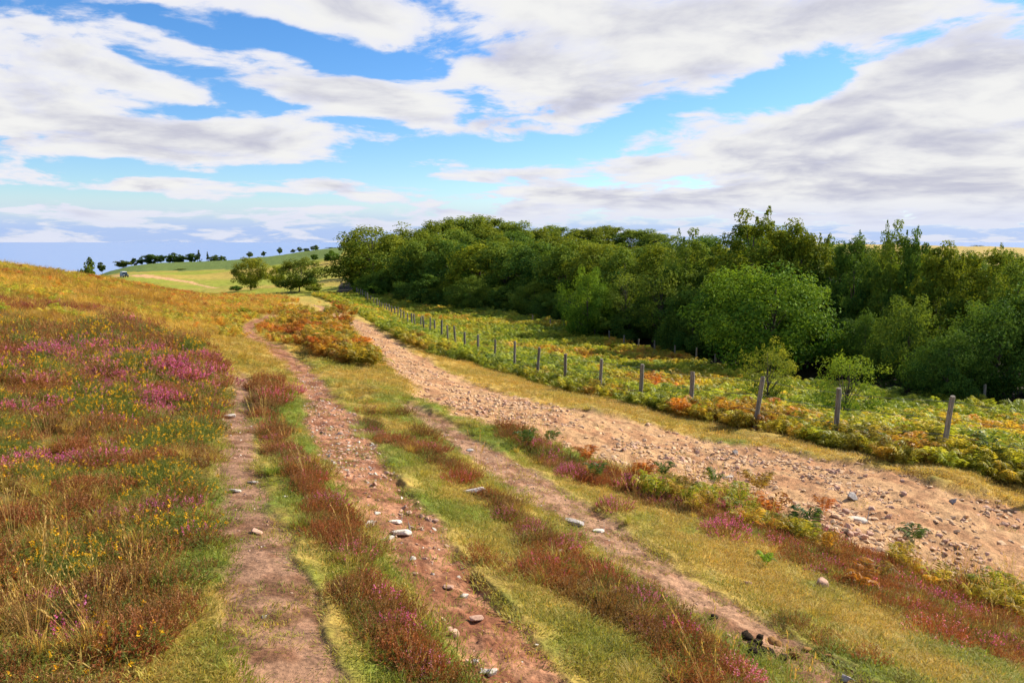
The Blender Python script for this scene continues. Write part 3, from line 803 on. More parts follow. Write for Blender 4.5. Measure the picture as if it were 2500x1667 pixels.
# long dry grass on the slope and in the strips
x, y, r = spread(30000, 2.0, 85, 1.0)
z = zones(x, y); hill = (z['th'] < np.where(r < 48, -21.5, -17) + 1.2 * rng.normal(0, 1, len(x))) & (r > 14) & ~z['heath']
nn = fbm(x, y, 1.1, 3, 61)
pr = np.where(z['heath'], .15 + .12 * (nn > .58), 0.012) + np.where(hill, .8, 0) + np.where((z['s3'] > -.1), .14, 0) + .05 * ((z['s1'] > -.1) | (z['s2'] > -.1)) + .35 * z['hum'] + .008
pr *= (z['path'] < .3) * (z['near'] < -.06) * (z['verge'] < 0) * ~z['wood'] * np.where(z['bracken'] | z['isle'], .3, 1) * np.where((z['th'] > -14) & (r > 25) & ~z['bracken'], .1, 1)
k = rng.uniform(0, 1, len(x)) < pr
x, y, r = x[k], y[k], r[k]; hill = hill[k]
tn = tinted((.62, .44, .11), (.32, .34, .05), np.clip(fbm(x, y, .8, 3, 62) * 1.6 - .55 + rng.normal(0, .2, len(x)), 0, 1))
tn[hill] = tinted((.66, .45, .10), (.46, .27, .06), sstep(.4, .65, fbm(x[hill], y[hill], .35, 3, 63)))
scatter('long_grass', T_TUSS, lay3(x, y), rng.uniform(0, 6.28, len(x)), rng.uniform(.55, 1.1, len(x)) * np.clip(r / 18, .62, 2.2), tn, .15, 'long dry grass among the heather and over the hillside')
# seeding stems
x, y, r = spread(9000, 2.2, 30, 1.1)
z = zones(x, y)
pr = np.where(z['heath'], .055, 0.) + np.where((z['s1'] > 0) | (z['s2'] > 0), .16, 0) + np.where(z['s3'] > -.2, .3, 0)
pr *= z['path'] < .3
k = rng.uniform(0, 1, len(x)) < pr * sstep(.38, .62, fbm(x, y, .9, 3, 66)) * 1.5
x, y, r = x[k], y[k], r[k]
scatter('grass_stems', T_STEM, lay3(x, y), rng.uniform(0, 6.28, len(x)), rng.uniform(.6, 1.15, len(x)), tinted((1, .95, .8), (.85, .65, .45), rng.uniform(0, 1, len(x))), .12, 'thin straw coloured seeding grass stems')

# heather and gorse
FLOW = [(at(u, v)[:2], rad) for u, v, rad in ((150,880,1.0),(290,895,1.0),(460,960,.8),(20,1010,.7),(280,1040,.5),(130,1140,.45),(400,1000,.7),(230,850,.9),(340,940,.8),(60,930,.7),(520,930,.5),(250,1160,.3),(60,1120,.35),(420,910,.6),(350,870,.9),(100,1480,.10),(160,1560,.09),(290,1420,.06),(170,1440,.07))]
def flowering(x, y):
    f = np.zeros(len(x))
    for (q, rad) in FLOW:
        f = np.maximum(f, np.exp(-((x - q[0]) ** 2 + (y - q[1]) ** 2) / (rad * .8) ** 2))
    return f
x, y, r = spread(70000, 2.0, 60, 1.1)
z = zones(x, y)
nh = fbm(x, y, 1.0, 3, 71)
ce, cid = cells(x, y, 2.1, 701)
pr = np.where(z['heath'], np.where(cid < .60, 1.0, .12) * (1.05 - .75 * ce), 0)
pr = np.maximum(pr, np.where((z['s1'] > .04) | (z['s2'] > .06), .95, 0)); pr = np.maximum(pr, np.where(z['s3'] > .02, .85, 0))
pr = np.maximum(pr, np.where(z['band'], .9, 0))
pr = np.maximum(pr, np.where((z['th'] < -21) & (r > 16) & (r < 30) & (nh > .62), .4, 0))
pr = np.maximum(pr, np.where((r < 12) & (z['near'] < -.1) & (nh > .68), .3, 0))
pr *= (z['path'] < .35) * ((z['near'] < -.05) | (r < 3))
fl = flowering(x, y)
k = rng.uniform(0, 1, len(x)) < pr
x, y, r, fl, nh, ce, cid = x[k], y[k], r[k], fl[k], nh[k], ce[k], cid[k]; z = {q: v[k] for q, v in z.items()}
strip = (z['s1'] > .04) | (z['s2'] > .06) | (z['s3'] > .05)
pf = np.where(z['heath'], fl * .70 + .10, .01); pf = np.where(strip, .03 + .14 * (z['s3'] > .05) + .25 * sstep(.55, .72, fbm(x, y, 1.7, 2, 73)), pf); pf = np.where(z['band'], .12, pf)
ch = np.where(z['heath'], (cid * 37.7) % 1.0, rng.uniform(0, 1, len(x)))
isf = ch * .45 + .55 * rng.uniform(0, 1, len(x)) < pf
scl = rng.uniform(.55, 1.05, len(x)) * np.clip(r / 9, .8, 2.4) ** .8 * np.where(strip & (r < 12), 1.0, 1)
scl = scl * np.where(z['heath'], 1.35 - .75 * ce, .88)
redd = np.where(z['heath'], (cid * 91.3) % 1.0, sstep(.35, .65, fbm(x, y, 1.3, 3, 74)))
tn = tinted((.75, 1.0, .8), (1.2, .85, .75), redd); tn[z['band']] = tinted((.70, .36, .5), (.95, .45, .7), rng.uniform(0, 1, z['band'].sum()))
green = rng.uniform(0, 1, len(x)) < .15; tn[green] *= np.array([.65, 1.55, .9])
P = lay3(x, y)
scatter('heather', T_HEATH, P[~isf], rng.uniform(0, 6.28, (~isf).sum()), scl[~isf], tn[~isf], .16, 'rusty brown heather covering the slope and the strips between paths')
tf = np.ones((isf.sum(), 3)) * rng.uniform(.8, 1.25, (isf.sum(), 1))
scatter('flowering_heather', T_HFLOW, P[isf], rng.uniform(0, 6.28, isf.sum()), scl[isf], tf, .16, 'magenta flowering heather scattered over the heath')
x, y, r = spread(26000, 2.0, 26, 1.1, -40, 5)
z = zones(x, y)
ce, cid = cells(x, y, 2.1, 701)
pr = np.where(z['heath'], np.where((cid > .60) & (cid < .80), 1.0, .06) * (1.05 - .7 * ce), 0) * (z['path'] < .3)
k = rng.uniform(0, 1, len(x)) < pr
x, y, r = x[k], y[k], r[k]
scatter('gorse', T_GORSE, lay3(x, y), rng.uniform(0, 6.28, len(x)), rng.uniform(.5, .95, len(x)) * np.clip(r / 9, .85, 1.9), tinted((.9, .9, .9), (1.5, 1.35, 1.), rng.uniform(0, 1, len(x))), .15, 'low gorse with small yellow flowers among the heather')

# bracken
def bracken_tint(x, y, gold=.0):
    a = fbm(x, y, .16, 3, 91); b = fbm(x, y, .75, 4, 92); n_ = len(x)
    t = np.clip(1.5 * (.45 * a + .55 * b) - .46 + gold + .10 * sstep(-1, 5, (y - 14.9) * .75 + (x - 8.3) * .65) + rng.normal(0, .09, n_), 0, 1)  # bracken before the fence stays darker green, its shadow painted into the tint
    col = np.stack([np.interp(t, [0, .35, .6, .8, 1], q) for q in ([.17, .40, .58, .62, .52], [.26, .46, .47, .29, .165], [.035, .045, .06, .05, .038])], 1)
    return np.clip(col * (1 + rng.normal(0, .14, (n_, 1))), .01, 1)
x, y, r = spread(125000, 9, 125, .75)
z = zones(x, y)
nb = fbm(x, y, .5, 3, 94)
hillb = ((z['th'] < -15) & (r > 24) & (r < 80) & (nb > .53) & ~z['band'])
pr = np.where(z['bracken'], .95, 0); pr = np.maximum(pr, np.where(z['isle'], 1, 0)); pr = np.maximum(pr, np.where(z['hum'] | z['crest'], .85, 0)); pr = np.maximum(pr, np.where(hillb, .5, 0))
pr *= (z['D'] < .2) * (z['path'] < .4)
gap = z['bracken'] & (fbm(x, y, .35, 3, 95) > .66); pr = np.where(gap, .25, pr)
k = rng.uniform(0, 1, len(x)) < pr
x, y, r = x[k], y[k], r[k]; z = {q: v[k] for q, v in z.items()}
tn = bracken_tint(x, y, .0); hh = (z['hum'] | z['crest'] | ((z['th'] < -15) & (r > 24)))
tn[hh] = bracken_tint(x[hh], y[hh], .28)
fr = (z['verge'] > -1.3) & (r < 45) & ~z['isle']; tn[fr] = bracken_tint(x[fr], y[fr], .05) * rng.uniform(.6, 1.0, (fr.sum(), 1))
ii = z['isle']; tn[ii] = bracken_tint(x[ii], y[ii], .30) * np.array([.78, .72, .7])
scl = rng.uniform(.45, .95, len(x)) * np.where(hh, .6, .95) * np.where((z['verge'] > -.35) & (r < 35), .8, 1) * np.where(ii, 1.05, 1) * np.where(r > 60, 1.15, 1)
scatter('bracken', T_BRACK, lay3(x, y), rng.uniform(0, 6.28, len(x)), scl, tn, .18, 'green and orange bracken filling the slope between track and wood')
# bracken mixed into the strip beside the stony track
x, y, r = spread(9000, 5, 22, 1.0, 0, 40)
z = zones(x, y)
k = (z['s3'] > .25) & (fbm(x, y, .8, 3, 97) > .49) & (z['path'] < .3) & (rng.uniform(0, 1, len(x)) < .2)
x, y, r = x[k], y[k], r[k]
scatter('low_bracken', T_BRACK, lay3(x, y), rng.uniform(0, 6.28, len(x)), rng.uniform(.26, .46, len(x)), bracken_tint(x, y, .30) * .85, .2, 'low turning bracken in the strip beside the stony track')

# ------------------------------------------------------------------ stones laid in the stony track and the middle footpath
def stones(path_key, P_, meshes, n_big, n_small, r0, r1, parent, th0, th1, s_big, s_small, nm):
    x, y, r = spread(190000 if path_key == 'D' else 30000, r0, r1, .9, th0, th1)
    z = masks(x, y); dens = sstep(.40, .62, fbm(x, y, .9, 3, 101 if path_key == 'D' else 105))
    w = z[path_key + 'm']
    k = (z[path_key] > .6) & (rng.uniform(0, 1, len(x)) < (.10 + .90 * dens) * (np.where((z['Ds'] > 0) & (w < .9), .35, 1) if path_key == 'D' else np.clip((r - 3.5) / 7, .06, .8)))
    x, y, r = x[k], y[k], r[k]
    s = s_small[0] + (s_small[1] - s_small[0]) * rng.uniform(0, 1, len(x)) ** (2.6 if path_key == 'D' else 2.4)
    bigs = np.argsort(-(s / r))[:n_big]
    rest = np.setdiff1d(np.arange(len(x)), bigs)[:n_small]
    base = parent
    for i in bigs:
        o_ = bpy.data.objects.new('stone', meshes[int(rng.integers(0, len(meshes)))]); COL.objects.link(o_); o_.parent = base
        sc_ = s[i] * rng.uniform(.9, 1.25)
        o_.location = (x[i], y[i], float(gz(x[i], y[i])) + sc_ * .04); o_.scale = (sc_,) * 3
        o_.rotation_euler = (rng.normal(0, .3), rng.normal(0, .3), rng.uniform(0, 6.28))
    P = lay3(x[rest], y[rest]); P[:, 2] += s[rest] * .07
    scatter(nm, meshes, P, rng.uniform(0, 6.28, len(rest)), s[rest], np.ones((len(rest), 3)), .3, None, base)
stones('D', PD, T_STONE + T_STONEB[:2], 300, 70000, 8, 75, ground_objs[4], -18, 42, None, (.022, .135), 'loose_stones')
stones('B', PB, T_STONEB + T_STONEP[:2], 200, 4000, 2.6, 18, ground_objs[2], -16, 12, None, (.010, .058), 'loose_stones')
stones('A', PA, T_STONEB + T_STONEP[:1], 0, 700, 2.6, 16, ground_objs[1], -24, -8, None, (.006, .03), 'loose_stones')
stones('C', PC, T_STONEB + T_STONEP[:1], 0, 900, 2.6, 16, ground_objs[3], -8, 30, None, (.006, .035), 'loose_stones')

# ------------------------------------------------------------------ trees
def make_trunk(H, r0, g, lean=0., top=.75, name='trunk', limbs=None, sides=7):
    B = Build()
    k = 7; tt = np.linspace(0, 1, k)
    wob = np.cumsum(g.normal(0, .03 * H, (k, 2)), 0) * .5
    pts = np.stack([wob[:, 0] - wob[0, 0] + lean * tt * H, wob[:, 1] - wob[0, 1], -.35 + (top * H + .35) * tt], 1)
    B.tube(pts, r0 * (1.15 - .85 * tt), sides)
    for cpos in (limbs if limbs is not None else []):
        t0 = np.clip((cpos[2] / H) * .55 + g.uniform(-.05, .1), .12, .95) / top; t0 = min(t0, .97)
        b = np.array([np.interp(t0, tt, pts[:, i]) for i in range(3)])
        m_ = (b + cpos) / 2 + np.array([0, 0, .06 * H]) + g.normal(0, .02 * H, 3)
        rb = r0 * (1.15 - .85 * t0) * .5
        q = np.linspace(0, 1, 5)[:, None]
        cur = (1 - q) ** 2 * b + 2 * q * (1 - q) * m_ + q ** 2 * cpos
        B.tube(cur, np.linspace(rb, rb * .15, 5), 4, 0, False)
    return B.mesh(name, [M['bark']], True)

def make_tree(kind, g):
    """(trunk mesh, crown mesh, height, width)"""
    P = dict(
        round=(9.5, 8.0, .06, 135, 46, .25, .21, 0), oak=(5.6, 7.0, .02, 120, 70, .135, .17, 0),
        spiky=(7.5, 5.5, .05, 120, 84, .15, .17, 34), thin=(6.5, 4.5, .12, 70, 34, .12, .22, 10),
        beech=(9.5, 6.5, .12, 125, 38, .24, .22, 0), windswept=(10., 9.0, .05, 130, 44, .30, .20, 0),
        hawthorn=(1.9, 1.75, .12, 80, 30, .036, .17, 26), moor=(6.0, 6.6, .10, 90, 46, .20, .20, 0),
        distant=(9., 8., .12, 36, 26, .75, .26, 0), lollipop=(8., 4.6, .38, 24, 24, .6, .30, 0), fir=(10., 4.0, .05, 50, 22, .5, .10, 0),
        shrub=(2.6, 2.4, .02, 46, 40, .12, .2, 8))[kind]
    H, Wd, base, nc, nl, leaf, rc, shoots = P
    R_ = Wd / 2; cs = []
    lean = {'windswept': .10, 'moor': .05, 'beech': .03}.get(kind, 0.)
    zc = H * (base + (1 - base) * (.50 if kind in ('beech', 'windswept') else .42)); rz = H - zc; rb = zc - H * base
    while len(cs) < nc:
        d = rdir(1, g)[0]; q = g.uniform(.42, 1.0) ** .6
        if kind == 'fir':
            zz = g.uniform(0, 1); a = g.uniform(0, 6.28); rr = R_ * (1 - zz) * g.uniform(.5, 1)
            p_ = np.array([rr * math.cos(a), rr * math.sin(a), H * (base + (1 - base) * zz)])
        else:
            w = 1 + .22 * math.sin(3 * math.atan2(d[1], d[0]) + d[2] * 4 + g.normal(0, .3))
            p_ = np.array([d[0] * R_ * q * w, d[1] * R_ * q * w, zc + d[2] * (rz if d[2] > 0 else rb) * q * (.9 + .1 * w)])
            if kind in ('spiky', 'hawthorn'): p_[2] = min(p_[2] * g.uniform(.9, 1.04), H)
        p_[0] += lean * (p_[2] - zc) * 2
        cs.append(p_)
    cs = np.array(cs)
    B = Build(); ctr = np.array([0, 0, zc * .9])
    for p_ in cs:
        k = int(nl * 2.0 * g.uniform(.7, 1.3)); rcl = rc * Wd * .5 * g.uniform(.75, 1.35) * 1.25
        dd = rdir(k, g); pos = p_ + dd * (rcl * g.uniform(.35, 1.0, k) ** .7)[:, None] * np.array([1.05, 1.05, .72])
        outw = unit(p_ - ctr + 1e-6)
        nrm = unit(dd * .6 + outw * .6 + np.array([0, 0, .55]) + rdir(k, g) * .7)
        ax = unit(np.cross(nrm, rdir(k, g))); sd = np.cross(nrm, ax)
        L = leaf * 1.25 * g.uniform(.65, 1.35, k)
        v0 = np.clip(g.normal(.45, .20) + .36 * (p_[2] - zc) / rz, 0, 1)  # higher clumps get lighter leaves: sunlit crown tops painted into the colour
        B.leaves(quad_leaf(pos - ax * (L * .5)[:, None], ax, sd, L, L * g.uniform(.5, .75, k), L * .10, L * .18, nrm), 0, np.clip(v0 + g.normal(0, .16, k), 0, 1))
    for i in range(shoots):
        j = int(g.integers(0, nc)); p_ = cs[j].copy()
        if p_[2] < zc: continue
        Ls = H * g.uniform(.04, .10); d = unit(np.array([0, 0, 1.]) + unit(p_ - ctr) * .35 + g.normal(0, .15, 3)); p_ = p_ + d * rc * Wd * .4
        k = int(nl * .8); f = g.uniform(0, 1, k); wdt = (1.1 - f) * Ls * .38
        pos = p_ + d * (Ls * f)[:, None] + rdir(k, g) * wdt[:, None]
        nrm = unit(rdir(k, g) + np.array([0, 0, .4])); ax = unit(d + rdir(k, g) * .8); sd = unit(np.cross(ax, nrm)); L = leaf * g.uniform(.6, 1.1, k)
        B.leaves(quad_leaf(pos, ax, sd, L, L * .55, L * .1, L * .1, np.cross(sd, ax)), 0, np.clip(g.normal(.7, .2, k), 0, 1))
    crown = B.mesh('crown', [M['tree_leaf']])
    r0 = {'hawthorn': .035, 'shrub': .04, 'thin': .07}.get(kind, H * .017)
    sel = cs[g.permutation(len(cs))[:{'thin': 46, 'hawthorn': 26, 'distant': 6, 'lollipop': 6}.get(kind, 18)]]
    trunk = make_trunk(H, r0, g, lean * .5, .8, 'trunk', sel)
    return trunk, crown, H, Wd

tg_ = np.random.default_rng(23)
KIND = {}
for k_, n_ in (('round', 3), ('oak', 3), ('spiky', 4), ('thin', 2), ('beech', 3), ('windswept', 2), ('hawthorn', 2), ('moor', 2), ('distant', 3), ('lollipop', 2), ('fir', 1), ('shrub', 2)):
    KIND[k_] = [make_tree(k_, tg_) for _ in range(n_)]
NAME = dict(round='beech_tree', oak='oak_tree', spiky='hedgerow_tree', thin='scrub_tree', beech='beech_tree', windswept='windswept_tree', hawthorn='hawthorn_bush', moor='moorland_tree', distant='distant_tree', lollipop='distant_tree', fir='fir_tree', shrub='shrub')
n_tree = {}
def tree(kind, u, vtop, D, wpx, tint, label, group=None, cat='tree', turn=None, sink=.0, name=None):
    n_tree[kind] = n_tree.get(kind, 0) + 1
    tr, cr, H, Wd = KIND[kind][n_tree[kind] % len(KIND[kind])]
    xy = atD(u, D); zg = float(gz(*xy)); d = pxdir(u, vtop); ztop = d[2] * D / d[1]
    h = max(ztop - zg, .5); w = wpx * D / FPX
    nme = name or NAME[kind]
    e = bpy.data.objects.new(nme, None); COL.objects.link(e); e.empty_display_size = .3
    e.location = (xy[0], xy[1], zg - sink)
    if kind in ('distant', 'lollipop', 'fir'): h *= 1.3; w *= 1.1
    sz, sw = h / (H * 1.03), w / (Wd * 1.06)
    e.scale = (sw, sw, sz); e.rotation_euler = (0, 0, tg_.uniform(0, 6.28) if turn is None else turn)
    if kind in ('windswept', 'moor'): e.rotation_euler.z = tg_.normal(0, .25)
    tag(e, label, cat, group)
    for nm_, me in (('trunk', tr), ('crown', cr)):
        o_ = bpy.data.objects.new(nm_, me); COL.objects.link(o_); o_.parent = e
        o_['tint'] = [float(q) for q in tint] + [1.0]
    return e
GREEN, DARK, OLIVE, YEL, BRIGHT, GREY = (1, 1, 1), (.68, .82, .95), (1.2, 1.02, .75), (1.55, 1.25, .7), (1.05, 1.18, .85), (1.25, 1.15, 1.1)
WG = 'trees along the front of the wood'
for a in [
    ('round', 905, 549, 113, 190, OLIVE, 'large rounded beech whose olive crown ends the wood beside the pale willow shrub'),
    ('round', 985, 546, 124, 150, OLIVE, 'olive topped beech showing just behind the rounded end tree of the wood'),
    ('round', 1035, 572, 103, 150, GREEN, 'dark green beech at the wood front, next after the rounded end tree'),
    ('round', 1105, 582, 97, 150, DARK, 'dark beech standing behind the lone dark bush at the foot of the wood'),
    ('beech', 1165, 588, 90, 150, YEL, 'beech with a yellow-green sunlit patch high in its crown along the wood front'),
    ('beech', 1235, 580, 84, 150, GREEN, 'green beech with bare lower trunk just past the yellow-green patched one'),
    ('beech', 1305, 584, 78, 150, DARK, 'dark beech above the highest part of the bracken bank'),
    ('beech', 1375, 590, 73, 145, GREEN, 'green beech rising directly behind the small bright oak'),
    ('beech', 1450, 586, 69, 150, OLIVE, 'olive beech between the small bright oak and the grey tangled scrub tree'),
    ('beech', 1525, 594, 64, 140, GREEN, 'green beech standing behind the grey tangled scrub tree'),
    ('beech', 1605, 588, 60, 150, OLIVE, 'olive beech behind the leafy grey scrub tree and below the dip in the skyline'),
    ('oak', 1430, 648, 54, 135, BRIGHT, 'small bright green oak leaning out of the dark beech wood'),
    ('thin', 1530, 655, 54, 130, GREY, 'grey tangled scrub tree with bare twigs beside the small bright oak'),
    ('thin', 1610, 640, 52, 140, GREY, 'taller grey scrub tree with sparse leaves between the tangled one and the big oak'),
    ('oak', 1690, 700, 45, 170, DARK, 'shaded dark oak bush tucked against the shaded flank of the big bright oak'),
    ('spiky', 1672, 553, 54, 150, GREEN, 'green tree with a tufted top at the near end of the low beeches'),
    ('spiky', 1835, 500, 48, 230, OLIVE, 'tallest tree of the wood, olive gold crown with ragged pointed shoots'),
    ('spiky', 1955, 524, 47, 190, OLIVE, 'ragged olive tree sloping down from the tallest tree toward the skyline dip'),
    ('oak', 1872, 640, 38.5, 370, BRIGHT, 'big bright green spreading oak in front of the wood, behind the hawthorn bushes'),
    ('spiky', 2085, 573, 45, 140, DARK, 'dark ragged tree just past the dip in the wood skyline'),
    ('spiky', 2172, 532, 43, 130, GREEN, 'tree with the tall fir-like pointed leader near the distant gold field'),
    ('spiky', 2230, 548, 42, 120, DARK, 'dark tree with a narrow pointed top next to the tall fir-like leader'),
    ('spiky', 2300, 580, 39, 170, OLIVE, 'olive ragged tree whose top meets the strip of blue sea'),
    ('spiky', 2405, 606, 36, 190, OLIVE, 'low olive tree just under the gold field and twisted tree on the horizon'),
    ('spiky', 2490, 604, 34, 170, GREEN, 'green ragged tree cut by the picture edge below the sea'),
    ('oak', 2235, 716, 33, 210, GREEN, 'rounded green oak standing in the shade past the big bright oak'),
    ('oak', 2120, 760, 36, 130, DARK, 'small dark bushy tree in the gap beside the big bright oak'),
    ('oak', 2440, 730, 30, 260, DARK, 'broad dark oak at the wood edge behind the last fence post'),
    ('oak', 2320, 800, 29, 190, DARK, 'low dark bushy oak above the bracken between hawthorn and last fence post'),
    ('spiky', 2050, 588, 52, 150, DARK, 'dark tree filling the dip in the wood skyline'),
    ('spiky', 2350, 606, 50, 150, DARK, 'dark tree behind the ragged one that meets the sea'),
    ('spiky', 2450, 612, 48, 170, GREEN, 'green tree under the far gold field, farther back than its neighbours'),
    ('round', 2600, 640, 31, 260, DARK, 'dark tree at the very end of the wood, mostly outside the view'),
]:
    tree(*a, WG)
tree('shrub', 877, 676, 109, 42, (1.9, 1.75, 1.3), 'pale feathery willow shrub at the foot of the rounded end tree', None, 'shrub', name='willow_shrub')
tree('shrub', 915, 690, 106, 80, BRIGHT, 'low green bush between the pale willow shrub and the fence', None, 'shrub')
tree('shrub', 1095, 697, 87, 62, DARK, 'lone dark green bush at the foot of the wood above the bracken', None, 'shrub')
tree('shrub', 1050, 705, 90, 50, GREEN, 'green scrubby bush just before the lone dark bush', None, 'shrub')
tree('shrub', 768, 690, 128, 50, YEL, 'yellow-green low bush between the second moor tree and the wood', None, 'shrub')
# the body of the wood behind the front trees
SK_U = [830, 850, 888, 934, 972, 1045, 1091, 1144, 1202, 1259, 1286, 1347, 1412, 1489, 1546, 1600, 1642, 1700, 1787, 1826, 1914, 2000, 2060, 2132, 2220, 2331, 2500]
SK_V = [600, 570, 551, 553, 545, 551, 530, 520, 526, 540, 553, 549, 555, 549, 558, 566, 570, 560, 530, 515, 530, 552, 594, 566, 560, 596, 606]
BG = 'trees in the body of the wood'
WL = {1060: 'smooth windswept crown on the far skyline, sloping up from the rounded end tree', 1115: 'smooth windswept crown just before the highest one on the far skyline',
      1180: 'highest smooth windswept crown on the far skyline of the wood', 1240: 'smooth windswept crown falling away after the highest one', 1290: 'low windswept crown in the sag after the highest far crowns',
      1345: 'first windswept crown of the lower far ridge, past the sag', 1420: 'windswept crown on the lower far ridge above the small bright oak', 1480: 'top windswept crown of the lower far ridge',
      1545: 'windswept crown on the lower far ridge above the grey scrub trees', 1600: 'last windswept crown of the far ridge, beside the tufted tree'}
LMK = [(960, 'the rounded end tree'), (1060, 'the lone dark bush'), (1200, 'the yellow-green patched beech'), (1340, 'the beech over the bracken bank'), (1480, 'the small bright oak'), (1600, 'the grey scrub trees'), (1760, 'the tufted tree'), (1920, 'the tallest tree'), (2060, 'the skyline dip'), (2200, 'the fir-like leader'), (2340, 'the ragged tree below the sea'), (9999, 'the trees below the gold field')]
ROW = ['just behind', 'two crowns behind', 'three crowns behind', 'four crowns behind', 'five crowns behind', 'six crowns behind', 'seven crowns behind', 'eight crowns behind', 'deepest behind']
seen_at = {}
def landmark(u_):
    k_ = [b for a, b in LMK if u_ < a][0]; seen_at[k_] = seen_at.get(k_, -1) + 1
    return ROW[min(seen_at[k_], len(ROW) - 1)] + ' ' + k_
for u_, v_, D_, w_ in [(1060, 532, 165, 130), (1115, 519, 172, 140), (1180, 521, 176, 140), (1240, 534, 172, 110), (1345, 546, 205, 120), (1420, 552, 200, 110), (1480, 547, 210, 120), (1545, 556, 205, 110), (1600, 566, 195, 100), (1290, 553, 185, 110)]:
    tree('windswept', u_, v_, D_, w_, OLIVE if rng.uniform() < .6 else GREY, WL[u_], BG)
body = []
for i in range(46):
    u_ = rng.uniform(880, 2250) if i < 38 else rng.uniform(2150, 2500)
    Dn = np.interp(u_, [870, 1000, 1200, 1400, 1550, 1700, 1900, 2100, 2500], [120, 106, 86, 72, 63, 55, 50, 48, 40])
    body.append((Dn * rng.uniform(1.06, 1.75), u_))
for D_, u_ in sorted(body):
    v_ = np.interp(u_, SK_U, SK_V) + rng.uniform(14, 40); q = int(rng.choice(4, p=[.35, .35, .15, .15]))
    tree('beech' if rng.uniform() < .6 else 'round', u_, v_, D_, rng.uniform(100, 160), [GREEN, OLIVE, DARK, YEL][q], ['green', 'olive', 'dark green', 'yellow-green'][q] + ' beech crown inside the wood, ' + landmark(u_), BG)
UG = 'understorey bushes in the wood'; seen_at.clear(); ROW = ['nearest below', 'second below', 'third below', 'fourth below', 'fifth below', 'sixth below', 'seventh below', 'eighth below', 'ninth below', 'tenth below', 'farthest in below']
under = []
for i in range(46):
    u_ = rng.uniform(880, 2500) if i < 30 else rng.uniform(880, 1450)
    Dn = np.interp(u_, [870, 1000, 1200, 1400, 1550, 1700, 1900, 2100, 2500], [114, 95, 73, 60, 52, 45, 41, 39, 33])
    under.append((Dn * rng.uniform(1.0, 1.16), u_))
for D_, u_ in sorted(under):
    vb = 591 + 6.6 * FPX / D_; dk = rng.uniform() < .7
    tree('oak' if rng.uniform() < .7 else 'shrub', u_, vb - rng.uniform(1.8, 3.4) * FPX / D_, D_, rng.uniform(3.0, 5.5) * FPX / D_, DARK if dk else GREEN, ('dark' if dk else 'green') + ' understorey bush in the shade, ' + landmark(u_), UG, 'bush', name='understorey_bush')

